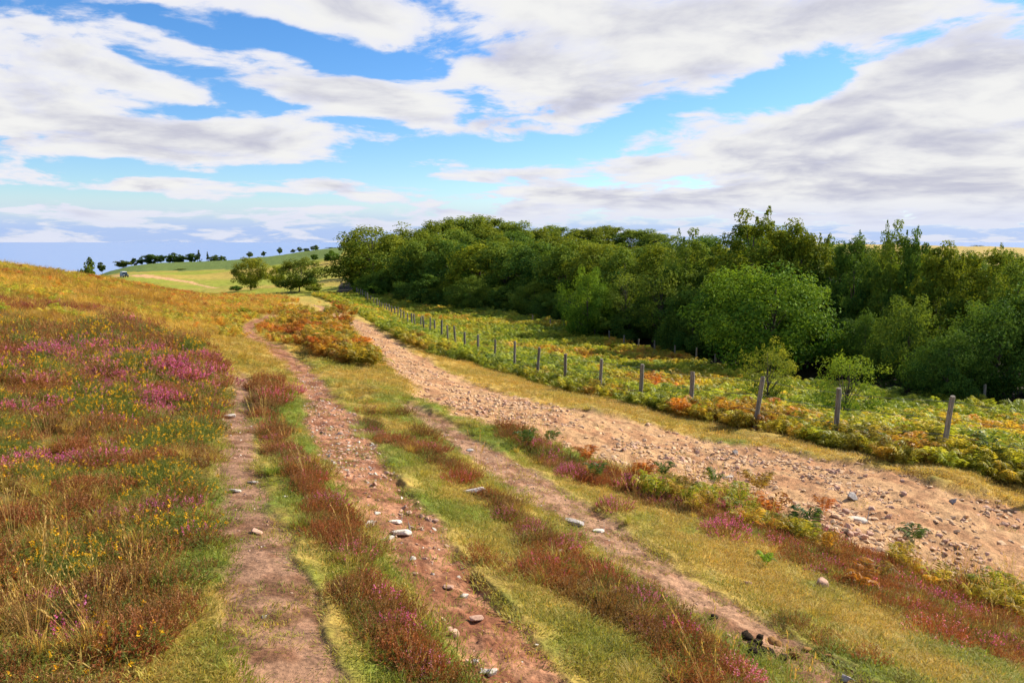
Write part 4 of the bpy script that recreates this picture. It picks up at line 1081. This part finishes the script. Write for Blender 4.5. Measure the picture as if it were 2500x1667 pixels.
for a in [('moor', 612, 627, 152, 88, (1.5, 1.1, .8), 'olive brown bushy tree standing alone where the green path meets the fields'),
          ('moor', 730, 624, 138, 112, (1.0, .85, .8), 'dark olive spreading tree between the lone bushy tree and the wood'),
          ('moor', 676, 648, 160, 40, YEL, 'small yellow-green tree behind the dark olive spreading tree')]:
    tree(*a, None)
for a in [('hawthorn', 1888, 818, 25.0, 145, (1.9, 1.45, 1.3), 'sparse hawthorn bush with a thin trunk in the bracken, nearer the big oak'),
          ('hawthorn', 2082, 842, 21.5, 190, (1.5, 1.45, 1.1), 'fuller greener hawthorn bush spreading over the bracken behind the third fence post')]:
    tree(*a, None, 'bush')
DG = 'trees on the distant skyline'
for a in [('distant', 219, 656, 150, 36, (.8, .75, .8), 'low round bush on the hill brow nearest the heath'),
          ('lollipop', 251, 648, 330, 15, (.6, .6, .8), 'thin tree with a small crown just past the hill brow bush'),
          ('distant', 303, 640, 400, 34, (.65, .55, .7), 'brown domed tree above the parked vehicle'),
          ('lollipop', 333, 636, 445, 18, (.5, .6, .8), 'first of two slim dark trees after the brown domed tree'),
          ('lollipop', 348, 634, 445, 13, (.5, .6, .8), 'second and slimmer of the two slim dark trees'),
          ('distant', 374, 626, 445, 38, (.42, .5, .7), 'broad black-green domed tree in the distant row'),
          ('lollipop', 396, 628, 445, 15, (.5, .6, .8), 'narrow tree close beside the broad black-green dome'),
          ('distant', 424, 624, 440, 30, (.45, .55, .75), 'wide flat topped dark tree in the middle of the distant row'),
          ('distant', 443, 627, 440, 28, (.45, .5, .7), 'rounded dark tree touching the wide flat topped one'),
          ('distant', 473, 623, 440, 26, (.48, .58, .78), 'dark tree just before the pointed fir in the distant row'),
          ('fir', 489, 618, 440, 17, (.5, .6, .75), 'pointed dark fir tallest in the distant row'),
          ('fir', 510, 621, 440, 11, (.5, .62, .8), 'thin pointed fir toward the end of the distant row'),
          ('distant', 527, 627, 440, 22, (.7, .72, .7), 'olive tree near the end of the distant row'),
          ('distant', 544, 628, 440, 18, (.6, .66, .75), 'last small tree ending the distant row'),
          ('lollipop', 613, 619, 430, 14, (.8, .75, .9), 'lone tree on the skyline above the olive brown bushy tree'),
          ('lollipop', 647, 617, 430, 10, (.8, .75, .9), 'small lone tree next along the bare skyline ridge'),
          ('lollipop', 686, 609, 430, 11, (.8, .78, .9), 'slim lone tree standing well apart on the bare ridge'),
          ('lollipop', 719, 611, 430, 11, (.8, .78, .9), 'smallest of the four trees grouped on the bare ridge'),
          ('lollipop', 735, 607, 430, 12, (.75, .75, .9), 'tree with a dark rounded crown among the ridge group'),
          ('distant', 751, 608, 430, 14, (.75, .75, .9), 'bushy tree among the ridge group'),
          ('distant', 772, 602, 430, 19, (.75, .75, .9), 'largest tree ending the group on the bare ridge'),
          ('distant', 812, 605, 420, 26, (.5, .6, .85), 'dark trees edge crown on the ridge beside the wood'),
          ('distant', 770, 624, 330, 16, (.7, .85, .7), 'round dark bush in the field under the ridge group'),
          ('distant', 812, 619, 300, 34, (.7, .85, .7), 'wide dark bush on the field edge against the wood'),
          ('distant', 577, 700, 158, 26, (.7, .9, .8), 'low dark bush on the grass before the lone bushy tree'),
          ('distant', 442, 657, 335, 22, (1.0, .8, .7), 'brown scrub bush on the edge of the dark field')]:
    tree(*a, DG, 'tree' if 'bush' not in a[6] else 'bush')
e = tree('thin', 2378, 598, 262, 36, (.5, .5, .6), 'small twisted tree bent over on the gold field horizon', None); e.name = 'twisted_tree'

# ------------------------------------------------------------------ fences
def make_post(h, r, g):
    B = Build(); tt = np.array([0, .3, .6, .9, .985, 1.0])
    pts = np.stack([np.cumsum(g.normal(0, .004, 6)), np.cumsum(g.normal(0, .004, 6)), tt * h], 1); pts[:, :2] -= pts[0, :2]
    rad = r * np.array([1.06, 1.0, .98, .96, .93, .80]); B.tube(pts, rad, 10)
    return B.mesh('fence_post', [M['post_wood']], False)
fg = np.random.default_rng(5)
fence = bpy.data.objects.new('post_fence', None); COL.objects.link(fence)
tag(fence, 'long fence of weathered round wooden posts and thin wire beside the stony track', 'fence')
PL = [(2325, 14.9, 965, 10), (2057, 16.7, 947, 3), (1852, 17.7, 918, 18), (1693, 19.4, 905, 2), (1566, 21.3, 887, 1), (1467, 23.4, 875, 3), (1381, 25.9, 864, 2), (1310, 28.4, 848, 9), (1256, 31, 833, 3), (1207, 33.2, 828, 1), (1165, 35.2, 817, 1), (1134, 37, 811, 1)]
posts = []
for u_, D_, vt, ln in PL:
    xy = atD(u_, D_); d = pxdir(u_, vt); posts.append((xy[0], xy[1], d[2] * D_ / d[1], ln * D_ / FPX))
a_ = np.array(posts[-1][:2]); way = [a_, atD(1000, 60), atD(928, 85), atD(868, 108)]
seg = [np.linalg.norm(way[i + 1] - way[i]) for i in range(3)]; tot = sum(seg); s_ = 2.5
while s_ < tot:
    q = s_; i = 0
    while q > seg[i]: q -= seg[i]; i += 1
    p_ = way[i] + (way[i + 1] - way[i]) * q / seg[i]
    posts.append((p_[0], p_[1], float(gz(*p_)) + 1.25 + fg.normal(0, .05), fg.normal(0, .05))); s_ += 2.5
x0 = atD(2325, 14.9) * 2 - atD(2057, 16.7); posts.insert(0, (x0[0] - .1, x0[1] + .2, posts[0][2] + .05, .02))
PM = [make_post(1.5, .055, fg) for _ in range(6)]
tops = []
for i, (px_, py_, zt, ln) in enumerate(posts):
    zg = float(gz(px_, py_)); h = max(zt - zg, .9) + .25
    o_ = bpy.data.objects.new('fence_post', PM[i % 6]); COL.objects.link(o_); o_.parent = fence
    o_.location = (px_, py_, zg - .25); rr = fg.uniform(.85, 1.12); o_.scale = (rr, rr, h / 1.5)
    o_.rotation_euler = (fg.normal(0, .02), math.atan2(ln, h), fg.uniform(0, 6.28)) if False else (fg.normal(0, .04), math.atan2(ln, h) + fg.normal(0, .02), 0)
    tops.append((px_ + ln, py_, zg - .25 + h))
for dzw in (.10, .42, .75):
    B = Build(); pts = []
    for i in range(len(tops) - 1):
        a, b = np.array(tops[i]), np.array(tops[i + 1])
        for q in np.linspace(0, 1, 5)[:-1]:
            p_ = a * (1 - q) + b * q; p_[2] -= dzw + .03 * math.sin(math.pi * q); p_[1] -= .05; pts.append(p_)
    B.tube(np.array(pts), .004, 4); obj('wire', B.mesh('wire', [M['wire']]), fence)
fence2 = bpy.data.objects.new('post_fence', None); COL.objects.link(fence2)
tag(fence2, 'second fence of small dark posts along the shaded foot of the wood', 'fence')
F2 = [(1300, 775, 63), (1343, 788, 60), (1378, 798, 58), (1412, 808, 56), (1452, 816, 54), (1491, 820, 52), (1525, 830, 50), (1560, 838, 48), (1602, 849, 46), (1652, 858, 44), (1704, 863, 42), (1752, 880, 40), (1800, 893, 38), (2424, 1000, 28)]
for u_, vt, D_ in F2:
    xy = atD(u_, D_); zg = float(gz(*xy)); d = pxdir(u_, vt); h = min(max(d[2] * D_ / d[1] - zg, .9), 1.6) + .25
    o_ = bpy.data.objects.new('fence_post', PM[int(fg.integers(0, 6))]); COL.objects.link(o_); o_.parent = fence2
    o_.location = (xy[0], xy[1], zg - .25); o_.scale = (.9, .9, h / 1.5); o_.rotation_euler = (fg.normal(0, .03), fg.normal(0, .03), 0)

# ------------------------------------------------------------------ the vehicle on the far dirt road
def bx(B, x0, x1, y0, y1, z0, z1, mi=0, tx=0., ty=0.):
    """a box whose top is drawn in by tx, ty"""
    v = [(x0, y0, z0), (x1, y0, z0), (x1, y1, z0), (x0, y1, z0), (x0 + tx, y0 + ty, z1), (x1 - tx, y0 + ty, z1), (x1 - tx, y1 - ty, z1), (x0 + tx, y1 - ty, z1)]
    B.add(v, [[0, 3, 2, 1], [4, 5, 6, 7], [0, 1, 5, 4], [1, 2, 6, 5], [2, 3, 7, 6], [3, 0, 4, 7]], None, mi)
car = bpy.data.objects.new('off_road_vehicle', None); COL.objects.link(car)
tag(car, 'small dark boxy off-road vehicle with a pale roof on the far dirt road', 'car')
cxy = atD(305, 250); car.location = (cxy[0], cxy[1], float(gz(*cxy)) + .02); car.rotation_euler = (0, 0, R(-48)); car.scale = (.92,) * 3
def part(nme, fn, m_, parent=car):
    B = Build(); fn(B); return obj(nme, B.mesh(nme, [M[m_]]), parent)
part('body', lambda B: (bx(B, -2.0, 2.0, -.86, .86, .45, 1.08, 0, .04, .03), bx(B, -1.98, .72, -.82, .82, 1.085, 1.80, 0, .10, .10)), 'car_paint')
part('roof', lambda B: bx(B, -1.92, .62, -.76, .76, 1.805, 1.93, 0, .12, .10), 'car_roof')
part('bonnet', lambda B: bx(B, .80, 1.98, -.72, .72, 1.085, 1.16, 0, .06, .08), 'car_paint')
part('windscreen', lambda B: B.add([(.745, -.70, 1.16), (.745, .70, 1.16), (.655, .66, 1.76), (.655, -.66, 1.76)], [[0, 1, 2, 3]]), 'car_glass')
for sy in (-1, 1):
    for xa, xb in ((-1.75, -1.0), (-.9, -.15), (-.05, .58)):
        part('window', lambda B: B.add([(xa, sy * .825, 1.2), (xb, sy * .825, 1.2), (xb, sy * .745, 1.72), (xa, sy * .745, 1.72)], [[0, 1, 2, 3]]), 'car_glass')
    part('headlight', lambda B: bx(B, 1.99, 2.03, sy * .62 - .11, sy * .62 + .11, .78, .98), 'car_lamp')
part('bumper', lambda B: bx(B, 2.0, 2.14, -.84, .84, .46, .64, 0, .02, .02), 'car_trim')
part('grille', lambda B: bx(B, 1.99, 2.02, -.42, .42, .72, 1.02), 'car_trim')
for sx in (-1.25, 1.25):
    for sy in (-1, 1):
        wv = part('wheel', lambda B: B.tube([(sx, sy * .62, .38), (sx, sy * .64, .38), (sx, sy * .86, .38), (sx, sy * .88, .38)], [.34, .38, .38, .34], 16), 'car_tyre')
        part('rim', lambda B: B.tube([(sx, sy * .86, .38), (sx, sy * .895, .38)], [.22, .20], 12), 'car_rim', wv)

# ------------------------------------------------------------------ single stones lying about
sg = np.random.default_rng(31)
SM = {k_: [make_stone(sg, M[k_], f, 'stone', 18, e_) for f, e_ in ((.55, 1.), (.75, 1.), (.35, 1.25), (.45, 1.5))] for k_ in ('stone_pale', 'stone_red', 'stone_grey', 'stone_track')}
def stone(u, v, size_px, k_, shape, label, yaw=None, up=.25, tilt=.15, group='single stones lying on the paths'):
    p_ = at(u, v); s_ = size_px * p_[1] / FPX
    o_ = bpy.data.objects.new('stone', SM[k_][shape]); COL.objects.link(o_)
    o_.location = (p_[0], p_[1], p_[2] + s_ * up * .6); o_.scale = (s_ * 1.05,) * 3
    o_.rotation_euler = (sg.normal(0, tilt), sg.normal(0, tilt), sg.uniform(-.4, .4) if yaw is None else yaw)
    tag(o_, label, 'stone', group)
for a in [
    (899, 1290, 42, 'stone_pale', 1, 'pale pointed stone at the heather edge of the middle footpath'),
    (980, 1308, 48, 'stone_pale', 2, 'flat pale slab in the middle footpath below the pointed pale stone'),
    (965, 1278, 30, 'stone_pale', 2, 'flat pale stone just above the slab on the middle footpath'),
    (943, 1320, 34, 'stone_pale', 2, 'pale stone half under pink heather beside the middle footpath'),
    (1005, 1293, 22, 'stone_red', 0, 'small brown stone next to the flat slab on the middle footpath'),
    (922, 1256, 18, 'stone_pale', 0, 'small round pale stone up the path from the pointed pale stone'),
    (1012, 1404, 19, 'stone_red', 0, 'lone small rounded stone where the middle footpath narrows'),
    (1094, 1438, 27, 'stone_red', 2, 'flattish brown stone with a dark underside on the middle footpath'),
    (1135, 1459, 24, 'stone_pale', 1, 'round upright stone next to the flattish brown one by the grass bank'),
    (1107, 1553, 34, 'stone_red', 1, 'blocky pinkish stone low on the middle footpath, largest there'),
    (1160, 1619, 24, 'stone_pale', 0, 'rounded pale stone near the bottom of the middle footpath'),
    (1143, 1619, 18, 'stone_red', 0, 'smaller brown stone touching the rounded pale stone low on the path'),
    (1203, 1646, 32, 'stone_pale', 1, 'pale stone at the very bottom of the middle footpath by the bank'),
    (1182, 1642, 26, 'stone_pale', 0, 'pale stone beside the lowest one on the middle footpath'),
    (1165, 1514, 34, 'stone_red', 2, 'long flat pinkish stone set in the middle footpath above the blocky one'),
    (1156, 1205, 44, 'stone_pale', 3, 'long white stone lying on the grass between middle footpath and heather'),
    (1148, 1314, 16, 'stone_red', 1, 'small round stone alone on the grass below the long white stone'),
    (1401, 1281, 36, 'stone_grey', 3, 'dark and pale angular stone on the faint footpath'),
    (1461, 1299, 26, 'stone_pale', 2, 'flat squarish pale stone on the faint footpath below the angular stone'),
    (1362, 1350, 28, 'stone_pale', 2, 'pale flat stone hidden in heather beside the faint footpath'),
    (1199, 1163, 14, 'stone_pale', 0, 'small white stone at the head of the faint footpath'),
    (1148, 1102, 18, 'stone_grey', 2, 'thin flat grey stone near the top of the faint footpath'),
    (555, 1020, 28, 'stone_pale', 3, 'white stone on the heath edge of the narrow footpath, farthest up'),
    (525, 1124, 14, 'stone_pale', 0, 'small white pebble at the heath edge halfway down the narrow footpath'),
    (574, 1200, 25, 'stone_pale', 2, 'flat cream stone set in the narrow footpath'),
    (617, 1180, 22, 'stone_pale', 2, 'flat pale stone just above the cream one in the narrow footpath'),
    (627, 1303, 28, 'stone_red', 2, 'flat pinkish stone in the middle of the narrow footpath'),
    (646, 1509, 16, 'stone_pale', 0, 'small pinkish white stone low on the narrow footpath'),
    (541, 1584, 12, 'stone_pale', 0, 'tiny white pebble beside the lower narrow footpath'),
    (697, 1216, 12, 'stone_pale', 1, 'tiny white upright pebble on the grass beside the narrow footpath'),
    (2078, 1221, 34, 'stone_grey', 1, 'largest upright grey stone on the stony track'),
    (2063, 1252, 24, 'stone_red', 1, 'reddish block just below the upright grey stone on the track'),
    (2093, 1274, 40, 'stone_pale', 2, 'flat cream slab below the reddish block on the track'),
    (2074, 1307, 24, 'stone_red', 1, 'brown block at the heather edge of the track under the cream slab'),
    (1793, 1110, 20, 'stone_grey', 1, 'dark pointed stone in the middle of the stony track'),
    (1772, 1170, 28, 'stone_pale', 2, 'pale oblong stone at the bracken edge of the stony track'),
    (2325, 1227, 24, 'stone_grey', 0, 'rounded grey stone lying alone on the smooth side of the track'),
    (2004, 1430, 42, 'stone_red', 1, 'large pinkish stone half buried in grass beside the mixed heather'),
    (1826, 1427, 22, 'stone_red', 0, 'buried brownish stone in the grass beside the faint footpath'),
    (1778, 1555, 22, 'stone_red', 0, 'pinkish stone just before the dark dung heap'),
    (2063, 1660, 34, 'stone_grey', 0, 'grey stone at the bottom edge below the dung heap'),
]:
    stone(*a)

# ------------------------------------------------------------------ dung on the faint footpath
heap = bpy.data.objects.new('dung_heap', None); COL.objects.link(heap)
hp = at(1845, 1590); heap.location = hp
tag(heap, 'heap of dark rounded dung lumps and orange straw crumbs on the faint footpath', 'dung')
def lump_mesh(g_, m_):
    bm = bmesh.new(); bmesh.ops.create_icosphere(bm, subdivisions=2, radius=.5)
    ph = g_.uniform(0, 6, 6)
    for v in bm.verts:
        n_ = v.co.normalized(); v.co *= 1 + .10 * math.sin(5 * n_.x + ph[0]) + .10 * math.sin(4 * n_.y + ph[1]) + .07 * math.sin(9 * n_.z + ph[2]) + g_.normal(0, .03)
        v.co.z *= .72
    me = bpy.data.meshes.new('lump'); bm.to_mesh(me); bm.free(); me.materials.append(M[m_]); me.polygons.foreach_set('use_smooth', [True] * len(me.polygons)); return me
LD = [lump_mesh(sg, 'dung_dark') for _ in range(4)]; LS = [lump_mesh(sg, 'dung_straw') for _ in range(3)]
for u_, v_, s_, lift, k_ in [(1822, 1565, 32, .35, 0), (1835, 1590, 36, .1, 0), (1850, 1578, 26, .3, 0), (1840, 1604, 40, 0, 0), (1862, 1597, 30, 0, 0), (1812, 1585, 24, 0, 0), (1820, 1543, 16, .9, 0), (1854, 1560, 22, .1, 0), (1878, 1600, 30, 0, 0), (1900, 1576, 20, 0, 1), (1866, 1585, 20, .1, 1), (1885, 1570, 26, 0, 1), (1912, 1612, 28, 0, 0), (1940, 1606, 30, 0, 1), (1930, 1588, 20, 0, 1), (1875, 1612, 24, 0, 1), (1970, 1590, 24, -.1, 1), (2000, 1600, 28, -.1, 1), (2020, 1606, 20, -.1, 1)]:
    p_ = at(u_, v_ + lift * 20); q = s_ * p_[1] / FPX
    o_ = bpy.data.objects.new('lump' if k_ == 0 else 'straw_crumb', (LD if k_ == 0 else LS)[int(sg.integers(0, 3))]); COL.objects.link(o_); o_.parent = heap
    o_.location = Vector(p_) - Vector(hp) + Vector((0, 0, q * (.25 + lift))); o_.scale = (q, q, q * (1 if k_ == 0 else .55)); o_.rotation_euler = (sg.normal(0, .4), sg.normal(0, .4), sg.uniform(0, 6))
o_ = bpy.data.objects.new('dung_lump', LD[0]); COL.objects.link(o_); p_ = at(1742, 1512); q = 22 * p_[1] / FPX; o_.location = Vector(p_) + Vector((0, 0, q * .3)); o_.scale = (q,) * 3
tag(o_, 'single black dung lump on the faint footpath above the dung heap', 'dung')

# ------------------------------------------------------------------ single plants
pg = np.random.default_rng(41)
def heather_pair(flower, rad=.24, h=(.17, .32), n_=150):
    B, F = Build(), Build(); sprigs(B, F, pg, n_, rad, h, flower, 18, .012, .55)
    return B.mesh('heather_clump', [M['heather_sprig']]), F.mesh('flowers', [M['heather_flower']])
HP = {'few': [heather_pair(.15) for _ in range(2)], 'some': [heather_pair(.4) for _ in range(2)], 'full': [heather_pair(.85) for _ in range(2)]}
def heather(u, v, size_px, kind, tint, ftint, label, group='heather clumps along the footpaths'):
    p_ = at(u, v); s_ = size_px * p_[1] / FPX / .52
    a, b = HP[kind][int(pg.integers(0, 2))]
    o_ = bpy.data.objects.new('heather_clump', a); COL.objects.link(o_); o_.location = p_; o_.scale = (s_, s_, s_ * pg.uniform(.85, 1.05)); o_.rotation_euler = (0, 0, pg.uniform(0, 6.28))
    f = bpy.data.objects.new('flowers', b); COL.objects.link(f); f.parent = o_
    o_['tint'] = [*tint, 1.0]; f['tint'] = [*ftint, 1.0]
    tag(o_, label, 'heather', group)
RUST, BRN, GRN = (1.2, .85, .8), (.9, .95, .9), (.75, 1.3, .9)
MAG, PINK, ROSE = (1, .9, 1), (1.25, 1.9, 1.25), (1.1, 1.0, .8)
for a in [
    (668, 985, 95, 'some', RUST, ROSE, 'big rounded heather clump heading the strip between narrow and middle footpaths'),
    (715, 960, 60, 'full', RUST, MAG, 'heather clump with magenta tips crowning the head of the strip, on its middle footpath side'),
    (655, 1050, 70, 'few', RUST, ROSE, 'rusty heather clump next below the big rounded one'),
    (700, 1110, 75, 'few', BRN, ROSE, 'brown heather clump at the strip bend beside the bright green tussock'),
    (760, 1180, 90, 'few', RUST, ROSE, 'dense dark rust heather clump above the pink flowering one in the strip'),
    (800, 1240, 95, 'full', BRN, MAG, 'pink flowering heather clump midway down the strip by the narrow footpath'),
    (860, 1370, 120, 'some', GRN, ROSE, 'heather clump with orange and pink tips beside the pale pointed stone'),
    (905, 1440, 100, 'few', BRN, ROSE, 'brown heather clump with tall grass stems low in the strip'),
    (960, 1545, 130, 'full', RUST, MAG, 'deep magenta heather clump standing up in the lower strip'),
    (1030, 1640, 120, 'full', GRN, PINK, 'pale pink heather clump by the bottom of the middle footpath'),
    (985, 1080, 60, 'few', BRN, ROSE, 'small brown heather clump by the pale tussocks of the second strip'),
    (1115, 1175, 80, 'few', RUST, ROSE, 'dark rust heather clump at the head of the faint footpath'),
    (1230, 1265, 70, 'some', BRN, MAG, 'heather clump with a fringe of pink spikes below the long white stone'),
    (1300, 1310, 80, 'full', BRN, MAG, 'heather clump with magenta spikes by the angular stone'),
    (1400, 1330, 90, 'some', GRN, ROSE, 'greenish heather clump with orange-pink tips by the yellow tussock'),
    (1330, 1400, 120, 'few', RUST, ROSE, 'wide rust brown heather clump at the middle of the second strip'),
    (1470, 1420, 110, 'few', RUST, ROSE, 'rust heather clump bordering the faint footpath below the flat squarish stone'),
    (1560, 1480, 120, 'full', GRN, MAG, 'green heather clump with many upright magenta spikes at the faint footpath'),
    (1650, 1560, 120, 'some', RUST, MAG, 'reddish heather clump with scattered pink tips before the dung'),
    (1800, 1660, 130, 'full', RUST, PINK, 'pale pink heather clump at the bottom edge under the dung heap'),
    (1390, 1160, 70, 'full', BRN, MAG, 'pink heather clump at the upper end of the strip by the stony track'),
    (1500, 1245, 90, 'some', BRN, MAG, 'tall pinkish heather clump among the bracken by the stony track'),
    (1770, 1310, 120, 'full', BRN, MAG, 'tall magenta heather clump in grass behind the buried brownish stone'),
    (2290, 1560, 160, 'few', RUST, PINK, 'dark purple brown heather clump near the lower corner by the mixed grasses'),
]:
    heather(*a)
BP = [make_bracken(pg, n_, (.5, .85), (.7, 1.15)) for n_ in (6, 8, 9)]
def fern(u, v, h_px, tint, label, i=0, group='bracken plants beside the stony track'):
    p_ = at(u, v); s_ = h_px * p_[1] / FPX / .80
    o_ = bpy.data.objects.new('bracken_plant', BP[i % 3]); COL.objects.link(o_); o_.location = p_; o_.scale = (s_,) * 3; o_.rotation_euler = (0, 0, pg.uniform(0, 6.28)); o_['tint'] = [*tint, 1.0]
    tag(o_, label, 'bracken', group)
BG_, BO_, BY_ = (.10, .16, .03), (.46, .17, .035), (.34, .24, .05)
for i, a in enumerate([
    (1285, 1098, 62, BG_, 'dark green bracken plant alone at the head of the strip beside the track'), (1345, 1085, 46, BG_, 'smaller green bracken plant next to the one at the head of the strip'),
    (1430, 1130, 55, BO_, 'orange bracken plant behind the pink heather of the strip'), (1455, 1175, 60, BG_, 'green bracken plant among pink heather below the orange one'),
    (1565, 1180, 70, BO_, 'rust red bracken plant near the middle of the strip by the track'), (1620, 1165, 50, BG_, 'short green bracken plant at the track edge'),
    (1660, 1230, 80, BY_, 'yellowing bracken plant in front of the short green one'), (1745, 1190, 55, BG_, 'green bracken frond tuft overhanging the track stones'),
    (1850, 1205, 75, BY_, 'tall yellow-green bracken plant standing against the stony track'), (1885, 1275, 90, BO_, 'bright orange dead bracken plant between heather and stony track'),
    (1960, 1315, 90, BG_, 'fresh green bracken plant below the bright orange one'), (2230, 1330, 65, BG_, 'green bracken plant sprouting at the far edge of the mixed strip'),
    (2010, 1260, 60, BO_, 'thin reddish bracken plant leaning over the cream slab'), (1870, 1385, 50, (.2, .36, .03), 'bright lime green bracken frond low in the grass'),
    (2140, 1420, 70, BY_, 'yellow bracken plant in the wide mixed strip toward the corner'), (2130, 1105, 70, BG_, 'green bracken plant at the foot of the second nearest fence post'),
    (2430, 1150, 110, (.2, .26, .05), 'pale grey-green bracken plant right of the nearest fence post')]):
    fern(*a, i)
TS = [make_tussock(pg, 230, .11, (.09, .20), .8, .0038), make_tussock(pg, 240, .13, (.07, .15), 1.1, .004)]
def tussock(u, v, w_px, k_, tint, label):
    p_ = at(u, v); s_ = w_px * p_[1] / FPX / .34
    o_ = bpy.data.objects.new('grass_tussock', TS[k_]); COL.objects.link(o_); o_.location = p_; o_.scale = (s_,) * 3; o_['tint'] = [*tint, 1.0]; o_.rotation_euler = (0, 0, pg.uniform(0, 6))
    tag(o_, label, 'grass tussock', 'grass tussocks along the footpaths')
for a in [(665, 1155, 60, 0, (.26, .34, .05), 'bright green tussock between narrow footpath and heather strip'), (735, 1285, 80, 0, (.30, .36, .06), 'green tussock with straw stems beside the pink flowering clump'),
          (872, 1045, 46, 1, (.42, .46, .14), 'soft pale green tussock at the edge of the middle footpath, upper of two'), (890, 1068, 60, 1, (.38, .42, .10), 'soft pale green tussock just below its twin by the middle footpath'),
          (985, 1085, 50, 1, (.60, .50, .10), 'yellow tussock in the second strip near the pale green ones'), (1310, 1320, 75, 0, (.44, .40, .09), 'yellow-green spiky tussock in the second heather strip'),
          (1545, 1665, 120, 0, (.52, .42, .13), 'pale straw tussock at the bottom edge of the second strip'), (495, 820, 55, 0, (.58, .40, .10), 'tan tussock on the grass beyond the flowering heath')]:
    tussock(*a)
SB = make_stems(pg, 24, (.30, .55), .30, .10)
for u_, v_, w_, lab in [(245, 1600, .85, 'tall fan of straw grass stems standing in the near heath'), (75, 1560, .6, 'few tall bent straw stems beside the fan of straw stems')]:
    p_ = at(u_, v_); o_ = bpy.data.objects.new('straw_clump', SB); COL.objects.link(o_); o_.location = p_; o_.scale = (w_,) * 3; o_['tint'] = [1.05, .95, .8, 1.0]; tag(o_, lab, 'grass clump', 'straw grass clumps in the heath')
GB = [make_gorse(pg, .05, 130, .5, (.35, .62)) for _ in range(2)]
for i, (u_, v_, w_, lab) in enumerate([(800, 812, 95, 'dark green gorse bush rising from the bracken island between grass path and track'), (845, 832, 75, 'olive gorse bush on the track side of the bracken island')]):
    p_ = at(u_, v_); s_ = w_ * p_[1] / FPX
    o_ = bpy.data.objects.new('gorse_bush', GB[i]); COL.objects.link(o_); o_.location = p_; o_.scale = (s_, s_, s_ * .9); o_['tint'] = [.42, .42, .45, 1.0] if i == 0 else [.7, .58, .5, 1.0]; tag(o_, lab, 'gorse', 'gorse bushes on the bracken island')
